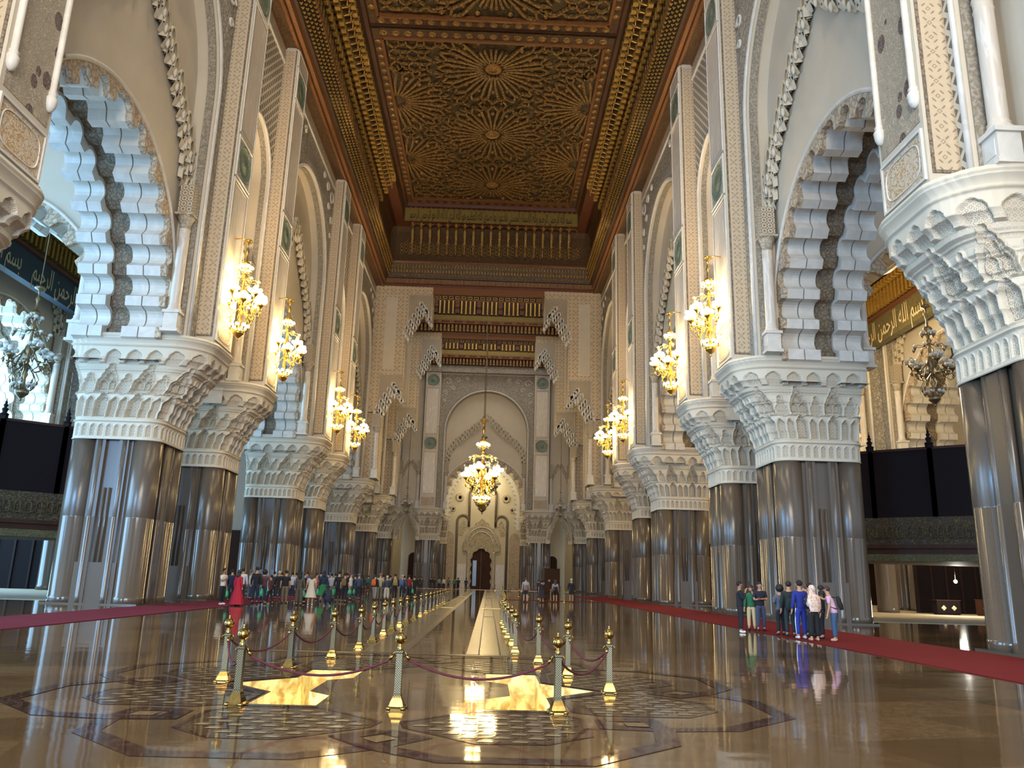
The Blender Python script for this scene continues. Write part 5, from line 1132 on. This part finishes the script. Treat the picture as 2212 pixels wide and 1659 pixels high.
def person(px, py, h, yaw, top, bottom, label, kind='trousers', hair='1c1512', hairstyle='short', arms=('down', 'down'), skin='b08463', shoes='1a1a1c', stance=(.0, .0), lean=0.0, detail=False, head_yaw=0.0, top_len='shirt', pos=None, sleeves='long', group=None, headdown=0.0):
    x, y = pos or unproj(px, py); k = h/1.74; root = empty('person', (x, y, .018 if (9.9 < x < 13.8 or -15.9 < x < -12.55) else 0.004), yaw); root.scale = (k, k, k)
    tag(root, label, 'person', group); sk = cloth(skin, .55); LY = lean
    def sp(z): return (0, LY*max(0, z-.95), z)
    hipw, st = .095, stance
    V = [(0, 0, .95), sp(1.08), sp(1.24), sp(1.40), sp(1.49), (0, LY*.6+.01, 1.56), (0, LY*.66+.03-headdown*.0+headdown*.06, 1.64), (0, LY*.7+.02+headdown*.06, 1.715)]
    R = [(.10, .07), (.10, .07), (.125, .08), (.10, .07), .052, .062, .088, .066]; E = [(0, 1), (1, 2), (2, 3), (3, 4), (4, 5), (5, 6), (6, 7)]
    J = {}
    for s, side in ((-1, 0), (1, 1)):
        a, c = ARMS[arms[side]]; sh = (s*.185, LY*.45, 1.385); el = (sh[0]+s*a[0], sh[1]+a[1], sh[2]+a[2]); wr = (sh[0]+s*c[0], sh[1]+c[1], sh[2]+c[2]); d = Vector(wr)-Vector(el); d.normalize(); hd = tuple(Vector(wr)+d*.07)
        i = len(V); V += [sh, el, wr, hd]; R += [.052, .042, .028, (.038, .02)]; E += [(3, i), (i, i+1), (i+1, i+2), (i+2, i+3)]
        if detail:
            n = d.orthogonal().normalized(); n2 = d.cross(n).normalized()
            for f in range(5):
                if f < 4: b0 = Vector(hd)+n*((f-1.5)*.018)+d*.012; b1 = b0+d*(.04+.006*(f in (1, 2)))+n2*.008; b2 = b1+d*.025+n2*.014
                else: b0 = Vector(wr)+d*.035+n*(-.034); b1 = b0+d*.03-n*.018; b2 = b1+d*.022
                q = len(V); V += [tuple(b0), tuple(b1), tuple(b2)]; R += [.0095, .009, .0075]; E += [(i+3, q), (q, q+1), (q+1, q+2)]
        f = st[side]; hp = (s*hipw, 0, .90); kn = (s*.105, f*.45+.02, .50); an = (s*.11, f-.02*0, .085); to = (s*.13, f+.13, .035)
        j = len(V); V += [hp, kn, an, to]; R += [.062, .048, .04, .035]; E += [(0, j), (j, j+1), (j+1, j+2), (j+2, j+3)]; J[s] = (sh, el, wr, hp, kn, an, to)
    skin_obj('body', V, E, R, sk, root)
    if detail:
        b = MB(); b.add([(-.012, LY*.68+.115, 1.62), (.012, LY*.68+.115, 1.62), (0, LY*.68+.138, 1.622), (0, LY*.68+.108, 1.665)], [(0, 1, 2), (0, 2, 3), (1, 3, 2), (0, 3, 1)]); b.build('nose', sk, root)
        for s in (-1, 1): b = MB(); b.ball((s*.032, LY*.68+.105, 1.66), .01, 0, 6, 4); b.build('eye', 'cloth_'+'1c1512' if 'cloth_1c1512' in MT else cloth('1c1512'), root)
        for s in (-1, 1): b = MB(); b.ball((s*.092, LY*.68+.02, 1.645), .022, 0, 6, 4, 1.4); b.build('ear', sk, root)
        b = MB(); b.box(-.024, .024, LY*.68+.105, LY*.68+.112, 1.598, 1.604); b.build('mouth', cloth('7d4038'), root)
    # clothing
    tm = cloth(top)
    if top_len != 'none':
        zb = {'shirt': .83, 'long': .72, 'coat': .78}[top_len]; V = [(0, 0, zb), (0, 0, .99), sp(1.1), sp(1.25), sp(1.405), sp(1.46)]; R = [(.165, .125), (.15, .118), (.145, .112), (.168, .12), (.135, .1), (.07, .062)]; E = [(0, 1), (1, 2), (2, 3), (3, 4), (4, 5)]
        for s in (-1, 1):
            sh, el, wr = J[s][:3]; i = len(V)
            if sleeves == 'long': V += [sh, el, tuple(Vector(el)*.12+Vector(wr)*.88)]; R += [.068, .055, .042]; E += [(4, i), (i, i+1), (i+1, i+2)]
            else: V += [sh, tuple(Vector(sh)*.25+Vector(el)*.75)]; R += [.07, .064]; E += [(4, i), (i, i+1)]
        skin_obj('top', V, E, R, tm, root)
    bm_ = cloth(bottom)
    if kind in ('trousers', 'shorts', 'wide'):
        V = [(0, 0, 1.02), (0, 0, .91)]; R = [(.148, .112), (.155, .125)]; E = [(0, 1)]
        for s in (-1, 1):
            hp, kn, an = J[s][3:6]; i = len(V); w = 1.45 if kind == 'wide' else 1.0
            if kind == 'shorts': V += [hp, tuple(Vector(hp)*.08+Vector(kn)*.92)]; R += [.1, .082]; E += [(1, i), (i, i+1)]
            else: V += [hp, kn, (an[0], an[1], .11)]; R += [.1, .072*w, .058*w]; E += [(1, i), (i, i+1), (i+1, i+2)]
        skin_obj('trousers' if kind != 'shorts' else 'shorts', V, E, R, bm_, root)
    else:
        b = MB(); zt, z1, r1 = {'skirt': (1.0, .35, .26), 'dress': (1.44, .42, .27), 'gown': (1.44, .06, .33)}[kind]; n = 28
        prof = [(.12, zt), (.15 if zt > 1.2 else .13, zt-.06), (.145, 1.08), (.17, .92), (r1*.8, (z1+.9)/2), (r1, z1)]
        if zt < 1.2: prof = [(.13, 1.0), (.165, .92), (r1*.8, (z1+.9)/2), (r1, z1)]
        v = []; f = []
        for r, z in prof:
            for i in range(n):
                a = 2*PI*i/n; w = 1+.09*math.cos(a*8+1)*(1 if z < .9 else .0); v.append((r*w*math.cos(a)*1.12, r*w*math.sin(a)*.86+(LY*max(0, z-.95)), z))
        for j in range(len(prof)-1):
            for i in range(n): f.append((j*n+i, j*n+(i+1) % n, (j+1)*n+(i+1) % n, (j+1)*n+i))
        b.add(v, f, 0, True); b.build('dress' if kind != 'skirt' else 'skirt', bm_, root)
    for s in (-1, 1):
        an, to = J[s][5:7]; skin_obj('shoe', [(an[0], an[1]-.05, .045), (an[0], an[1]+.05, .05), (to[0], to[1]+.02, .036)], [(0, 1), (1, 2)], [(.042, .04), (.045, .05), (.042, .032)], cloth(shoes, .5), root)
    hy = LY*.68+.02+headdown*.06; hm = cloth(hair, .7)
    if hairstyle != 'none':
        b = MB()
        if hairstyle == 'hijab':
            prof = [(.01, 1.78), (.06, 1.77), (.105, 1.72), (.118, 1.64), (.105, 1.55), (.12, 1.49), (.2, 1.42), (.235, 1.3), (.24, 1.18), (.2, 1.08)]; n = 24; v = []; f = []
            for q, (r, z) in enumerate(prof):
                for i in range(n):
                    a = 2*PI*i/n; w = 1+.05*math.sin(a*6+z*9)*(z < 1.5); back = -.05*(z < 1.45); v.append((r*w*math.cos(a), hy*(.9 if z > 1.5 else .6)+r*w*.8*math.sin(a)+back, z-(.16 if math.sin(a) < -.3 and z < 1.3 else 0)))
            for j in range(len(prof)-1):
                for i in range(n): f.append((j*n+i, (j+1)*n+i, (j+1)*n+(i+1) % n, j*n+(i+1) % n))
            b.add(v, f, 0, True); b.build('headscarf', 'satin_scarf', root)
        else:
            R0 = {'short': .1, 'afro': .15, 'long': .112, 'bun': .104, 'bald': .0, 'hood': .122}[hairstyle]
            if R0:
                b.ball((0, hy-.028, 1.682), R0, 0, 14, 9, 1.02)
                if hairstyle == 'long': b.lathe([(.05, 1.33), (.1, 1.38), (.11, 1.5), (.1, 1.64)], 12, (0, hy-.055, 0))
                if hairstyle == 'hood': b.lathe([(.1, 1.42), (.13, 1.46), (.11, 1.56), (.1, 1.64)], 12, (0, hy-.04, 0))
                if hairstyle == 'bun': b.ball((0, hy-.11, 1.72), .05)
                b.build('hair', hm, root)
    return root
def backpack(p, c, label, small=False):
    o = empty('backpack', p.location, p.rotation_euler.z); LN = .3 if 'pale pink' in p['label'] else 0
    if LN: o.rotation_euler.x = -.26; o.rotation_mode = 'XYZ'; o.location.x += .25*math.sin(o.rotation_euler.z); o.location.y -= .25*math.cos(o.rotation_euler.z)
    s = p.scale[0]*(0.85 if small else 1); o.scale = (s,)*3
    b = MB(); n = 10; v = []; 
    for z, w, d in ((.98, .12, .07), (1.0, .15, .12), (1.15, .16, .15), (1.35, .145, .13), (1.43, .1, .08)):
        for i in range(16): a = 2*PI*i/16; v.append((w*math.copysign(abs(math.cos(a))**.6, math.cos(a)), -.2-.02+d*.5*math.copysign(abs(math.sin(a))**.6, math.sin(a))-.03, z))
    f = [(j*16+i, j*16+(i+1) % 16, (j+1)*16+(i+1) % 16, (j+1)*16+i) for j in range(4) for i in range(16)]+[tuple(range(16))[::-1], tuple(range(64, 80))]
    b.add(v, f, 0, True); b.build('pack_body', cloth(c), o); b = MB()
    for sx in (-1, 1): b.tube([(sx*.1, -.17, 1.4), (sx*.12, -.02, 1.475), (sx*.13, .13, 1.38), (sx*.14, .12, 1.2), (sx*.15, -.12, 1.04)], .016, 5)
    b.build('strap', cloth('15151a'), o); return tag(o, label, 'backpack')
def handbag(p, side, label, c='2f9a6b', z=.62):
    """thin plastic bag hanging from a hand"""
    a, w = ARMS['bag']; s = p.scale[0]; q = p.matrix_basis if False else None
    o = empty('carrier_bag', p.location, p.rotation_euler.z); o.scale = (s,)*3; x = side*(.185+.09); y = .02
    b = MB(); prof = [(.01, z-.28), (.1, z-.27), (.13, z-.2), (.125, z-.08), (.09, z+.02), (.035, z+.12)]; v = []; n = 12
    for r, zz in prof:
        for i in range(n): t = 2*PI*i/n; w_ = 1+.1*math.sin(t*5+zz*20); v.append((x+side*.03+r*w_*math.cos(t)*.75, y+r*w_*math.sin(t), zz))
    b.add(v, [(j*n+i, j*n+(i+1) % n, (j+1)*n+(i+1) % n, (j+1)*n+i) for j in range(len(prof)-1) for i in range(n)], 0, True); b.build('bag_body', cloth(c, .4), o)
    b = MB(); b.tube([(x, y-.03, z+.1), (x, y-.015, z+.24), (x, y+.015, z+.24), (x, y+.03, z+.1)], .006, 4); b.build('bag_handle', cloth(c, .4), o); return tag(o, label, 'plastic bag', 'green shoe bags carried by visitors')
A_ = 0.0; R90 = -PI/2; L90 = PI/2; TO = PI
# --- group on the right carpet
p = person(1601, 1367, 1.76, R90-.2, '14151d', '14151d', 'man in black suit and white shoes holding a hand to his face', arms=('down', 'face'), shoes='d8d8dc', skin='9a6d50', detail=True, top_len='coat')
person(1625, 1362.5, 1.62, TO-.5, '1d5a38', 'b3a077', 'woman in green blouse and beige trousers with hand at chin', kind='trousers', hairstyle='long', hair='2a1a14', arms=('face', 'down'), detail=True)
person(1645, 1364, 1.74, TO-.05, '191a2b', '3b4560', 'man in navy polo shirt standing with crossed arms on the right carpet', arms=('cross', 'cross'), sleeves='short', detail=True, skin='a87c62', shoes='15151a')
p = person(1689, 1373, 1.62, A_+.2, '555a68', '16171c', 'woman in striped grey and white top with dark curly hair, seen from behind', hairstyle='afro', hair='15100f', arms=('phone', 'down'), detail=True)
backpack(p, '17181d', 'small black shoulder bag on the woman in the striped top', True)
p = person(1709, 1376.5, 1.77, A_-.2, '1b2423', '252d2e', 'dark-haired man in dark green jacket beside the man in blue tracksuit', arms=('down', 'down'), hair='17110f', detail=True)
backpack(p, '1c2a28', 'dark green backpack on the man beside the blue tracksuit', True)
p = person(1733, 1381, 1.8, A_+.1, '1b2a7a', '1f3088', 'man in blue tracksuit with white stripes down the legs, right carpet', arms=('down', 'down'), shoes='c9ccd4', detail=True)
for s in (-1,): 
    b = MB(); b.tube([(s*.165, 0, .92), (s*.185, .02, .5), (s*.175, 0, .12)], .014, 4); b.build('white_stripe', cloth('e6e8ee'), p)
person(1746, 1371, 1.7, A_+.3, '18181c', '1c1c20', 'brown-haired person in black half hidden behind the blue tracksuit', hair='5a3d26', arms=('down', 'down'))
p = person(1761, 1385.5, 1.66, A_+.15, '23252b', '101216', 'woman in shiny pink and cream headscarf with wide black trousers', kind='wide', hairstyle='hijab', hair='dcb59e', arms=('phone', 'down'), detail=True, shoes='b98a74', skin='b98a6c')
person(1754, 1377, 1.74, A_, '1a1a1e', '15151a', 'man in dark cap and black clothes behind the pink headscarf', hair='101014', arms=('up', 'down'))
person(1779, 1381, 1.66, L90-.4, '1c2320', '17181b', 'dark-clothed visitor between the pink headscarf and the jeans', hair='120f0e', hairstyle='long', arms=('reach', 'down'))
p = person(1806, 1386.5, 1.64, L90-.55, 'c59fb4', '35506e', 'woman in pale pink top and blue jeans leaning forward to point', arms=('down', 'reach'), lean=.28, hair='3a2a20', shoes='b98a74', detail=True, sleeves='short')
backpack(p, '15161b', 'black backpack on the woman in the pale pink top')
for sh in MT: pass
# --- strollers in the middle right
p = person(1135, 1301, 1.8, A_+.1, '8e929a', '22283a', 'man in grey T-shirt and dark shorts with a brown shoulder bag, walking away', kind='shorts', hair='4a3c30', sleeves='short', arms=('down', 'down'), skin='b98f75', stance=(.1, -.1))
backpack(p, '7a5f52', 'brown shoulder bag on the man in grey T-shirt and shorts', True)
person(1170, 1302, 1.68, A_-.2, '1d1b1e', '2a1d20', 'woman with dark curly hair in black dress holding up a phone', kind='skirt', hairstyle='afro', hair='14100f', arms=('down', 'up'), sleeves='short')
p = person(1199, 1301, 1.7, A_, '85858d', '15161a', 'woman in grey T-shirt and black shorts with a small black bag', kind='shorts', hair='3d2a20', hairstyle='long', sleeves='short')
backpack(p, '131317', 'small black bag on the woman in grey T-shirt and shorts', True)
person(1234, 1301, 1.82, A_-.05, '15161b', '1b1d24', 'grey-haired man in black jacket and shorts, rightmost of the strollers', kind='shorts', hair='a5a09a', top_len='coat')
person(1163, 1284, 1.7, A_+.3, '3a3540', '20202a', 'small distant visitor left of the woman with the raised phone', arms=('down', 'up'))
# --- crowd on the left
C_ = [
 (477, 1307, 1.76, R90-.3, 'cdc9b6', '12141c', 'man in white T-shirt and black trousers at the left end of the crowd', dict(arms=('down', 'phone'), sleeves='short', shoes='e2e2e6', skin='8f664c'), 1),
 (496, 1299, 1.74, A_+.3, '18203f', '141a2e', 'person in navy top behind the man in white T-shirt', {}, 1),
 (510, 1308.5, 1.7, A_-.5, 'a3182c', 'a3182c', 'woman in long bright red gown with brown headscarf', dict(kind='gown', hairstyle='long', hair='2c1a16', arms=('down', 'down')), 0),
 (519, 1300, 1.82, A_, 'b9bcc2', '1d2130', 'tall man in white shirt just behind the red gown', dict(hair='15110f'), 0),
 (538, 1295, 1.72, R90, 'bfc2ca', '38456a', 'man in white shirt with hand raised left of the black suit', dict(arms=('up', 'down'), hair='5a4a3c'), 1),
 (549, 1304, 1.9, A_-.1, '14161d', '1a2236', 'tall man in black jacket and dark blue trousers in the left crowd', {}, 1),
 (566, 1303, 1.74, A_+.1, '5a3a44', '26304a', 'woman with big round dark hair, mauve top and jeans', dict(hairstyle='afro', hair='120f10', stance=(.12, -.12), arms=('down', 'hip')), 1),
 (581, 1304.5, 1.5, L90, '4e2630', '181216', 'small person in dark red top stepping left', dict(stance=(.18, -.2)), 0),
 (599, 1295, 1.74, A_, '1b1b20', '2a2a2e', 'fair-haired man in dark jacket next to the khaki trousers', dict(hair='b9a68c'), 1),
 (613, 1303, 1.78, A_+.1, '121318', '6a5d48', 'broad man in black shirt and khaki trousers', dict(stance=(.12, -.05), sleeves='short'), 0),
 (628, 1293, 1.68, A_, 'a9b2c6', '202a4a', 'person in pale blue shirt and navy trousers', dict(sleeves='short'), 1),
 (644, 1308, 1.72, A_-.1, '4c4438', '4c4438', 'woman in olive jumpsuit with long black hair', dict(kind='wide', hairstyle='long', hair='0f0c0c'), 0),
 (655, 1303, 1.7, R90, '1a1a1d', '17171b', 'woman in black and cream top facing right beside the olive jumpsuit', dict(arms=('down', 'front'), hair='3a2a1c'), 1),
 (669, 1308, 1.7, A_+.2, 'b7a995', 'c3b6a3', 'woman in long cream white dress in the left crowd', dict(kind='dress', hair='4a3425', hairstyle='long', shoes='d9d9dc', sleeves='short'), 0),
 (681, 1294, 1.7, R90+.3, 'b5623f', '3a3238', 'person in orange top behind the cream dress', dict(arms=('down', 'phone')), 0),
 (696, 1299, 1.82, A_, '1a2236', '1f6a33', 'man in dark hoodie with bright green skirt wrapped round his waist', dict(kind='skirt', hairstyle='hood', hair='1a2236', skin='9a7052'), 1),
 (713, 1294, 1.7, A_+.4, '9aa0ae', '6a6258', 'man in grey-white shirt right of the green skirt', {}, 1),
 (729, 1300, 1.84, A_, '111319', '15171f', 'tall man in black suit right of the crouching visitor', {}, 1),
 (742, 1301, 1.74, A_-.1, '17171b', '141519', 'visitor in black with a brown backpack', dict(sleeves='short', stance=(.1, -.1)), 2),
 (755, 1296, 1.76, R90, 'c3c0ba', '4b5560', 'visitor in white hoodie behind the brown backpack', dict(hair='5a2c20'), 1),
 (773, 1295, 1.74, A_, '3a4254', '1a1e2c', 'visitor in slate blue shirt, arms down', dict(hair='6b5a48'), 1),
 (765, 1292, 1.66, A_+.2, '15161b', '1a1b22', 'visitor in black left of the slate blue shirt', {}, 0),
 (781, 1291, 1.66, A_-.2, '1b1c20', '2b1c22', 'dark-dressed woman right of the slate blue shirt', dict(hairstyle='long'), 0),
 (794, 1276, 1.66, A_+.1, '2a6a70', '1a2632', 'distant visitor in teal top alone between the groups', {}, 0),
 (808, 1296, 1.7, A_-.3, '1a1718', '8a8478', 'visitor with bright orange backpack', dict(stance=(.16, -.16)), 3),
 (819, 1296, 1.8, A_+.1, 'a39a7e', '6f6a58', 'man in beige shirt and khaki trousers right of the orange backpack', dict(hair='8a5a3a', sleeves='short'), 0),
 (834, 1296.5, 1.66, A_+.1, '3c3f48', 'b8ae9c', 'visitor in grey vest and wide cream trousers', dict(kind='wide', hair='b8a88c'), 0),
 (851, 1297, 1.8, A_+.2, '17171c', '15161a', 'visitor in black striding with a tan backpack', dict(stance=(-.22, .24)), 4),
 (867, 1295, 1.74, A_-.1, '33415c', '1b2130', 'man carrying a blue-grey backpack left of the red shirt', dict(hair='8f8478'), 5),
 (882, 1291, 1.76, A_, '7a1d22', '1a1c22', 'man in dark red shirt with both hands at his sides', dict(sleeves='short'), 1),
 (893, 1291, 1.72, A_+.1, '141518', '15161a', 'visitor in black at the right end of the left crowd', {}, 0),
 (588, 1294, 1.7, A_+.1, '2a2c35', '20222c', 'person half hidden between the mauve top and the fair-haired man', {}, 1),
 (605, 1290, 1.66, A_, '3c3434', '23232a', 'shorter person hidden behind the broad man in black', {}, 0),
 (636, 1289, 1.66, A_-.2, '6a655c', '2c2c33', 'person in dull grey behind the pale blue shirt', {}, 0),
 (660, 1289, 1.76, A_+.2, '274a8a', '20242e', 'visitor in bright blue top behind the cream dress', {}, 0),
 (690, 1286, 1.8, A_, '22242c', '1e1e25', 'dark visitor deep behind the green skirt', {}, 0),
 (706, 1288, 1.74, A_+.1, '3c4046', '22242a', 'visitor in dark grey behind the grey-white shirt', {}, 1),
 (722, 1287, 1.7, A_+.1, 'a08f7e', '2a2a30', 'visitor in tan top behind the tall black suit', {}, 0),
 (748, 1285, 1.78, A_, '1c1e26', '1a1a20', 'tall dark visitor behind the white hoodie', {}, 0),
 (872, 1285, 1.7, A_, '20222a', '1a1a20', 'dark visitor behind the blue-grey backpack', {}, 0),
 (826, 1288, 1.72, A_, '1d2a44', '1a1c24', 'visitor in navy behind the beige shirt', {}, 0),
 (841, 1287, 1.7, A_, '707a86', '22262e', 'visitor in pale grey blue behind the cream trousers', {}, 0)]
nb = 0
BP = {2: '6a5235', 3: 'c2561e', 4: '8a7348', 5: '4a5c7a'}; BN = {2: 'brown', 3: 'orange', 4: 'tan', 5: 'blue-grey'}
for (px, py, h, yaw, t, bt, lab, kw, bag) in C_:
    p = person(px, py, h, yaw, t, bt, lab, **kw)
    if bag == 1: handbag(p, 1 if nb % 2 else -1, 'green plastic shoe bag held by the '+' '.join(lab.split()[:6]).rstrip(',')); nb += 1
    elif bag in BP: backpack(p, BP[bag], '%s backpack worn by a visitor dressed in dark clothes, left crowd' % BN[bag])
# crouching visitor
def croucher(px, py, label, cc='1a2030'):
    x, y = unproj(px, py); root = empty('person', (x, y, 0.004), A_+.4); tag(root, label, 'person')
    V = [(0, -.05, .32), (0, .08, .5), (0, .2, .72), (0, .27, .84), (0, .3, .93), (0, .34, 1.0), (-.17, .2, .74), (-.2, .35, .5), (-.12, .5, .35), (.17, .2, .74), (.2, .38, .5), (.1, .5, .3), (-.1, -.05, .3), (-.14, .3, .42), (-.12, .12, .07), (-.12, .25, .04), (.1, -.05, .3), (.14, .25, .25), (.12, -.05, .08), (.12, .1, .04)]
    E = [(0, 1), (1, 2), (2, 3), (3, 4), (4, 5), (2, 6), (6, 7), (7, 8), (2, 9), (9, 10), (10, 11), (0, 12), (12, 13), (13, 14), (14, 15), (0, 16), (16, 17), (17, 18), (18, 19)]
    R = [(.17, .14), (.16, .13), (.17, .12), .06, .09, .075, .07, .055, .035, .07, .055, .035, .11, .08, .05, .04, .11, .08, .05, .04]
    skin_obj('body', V, E, R, cloth(cc), root); b = MB(); b.ball((0, .32, .98), .105); b.build('hair', cloth('1c1512'), root)
    for sx in (-1, 1): b = MB(); b.ball((sx*.12, .2 if sx < 0 else .05, .045), .06, 0, 8, 5, .7); b.build('shoe', cloth('e8e8ea'), root)
    b = MB(); b.ball((0, .56, .32), .05); b.build('hand', cloth('b08463'), root)
croucher(708, 1309, 'visitor in dark navy crouching low on the floor with white soles showing')
croucher(1914, 1319, 'visitor in red crouching far under the right balcony', '8a1f28')
# far visitors
FV = [(903, 1273.5, '26282e', 'grey-clad'), (910, 1273.5, '3a3d44', 'charcoal-clad'), (930, 1273.5, '1a1a1f', 'black-clad'), (937, 1273.5, '202228', 'dark coated'), (948, 1273, '7a8a8a', 'pale teal-clad'), (958, 1274, 'c9c4a8', 'cream-topped'), (968, 1273.5, '5a6078', 'slate-topped'), (981, 1275, '3a6a60', 'green-clad'), (988, 1274, '2a2a30', 'black-jacketed'), (1006, 1274.5, '2c3a50', 'navy-clad'), (990, 1271.5, '4a4038', 'brown-clad')]
for i, (px, py, c, w) in enumerate(FV): person(px, py, 1.7, A_+random.uniform(-.6, .6), c, '20222a', 'tiny distant %s visitor near the far portal, %s from the left' % (w, ORD[i] if i else 'first'), group='distant visitors', pos=None)
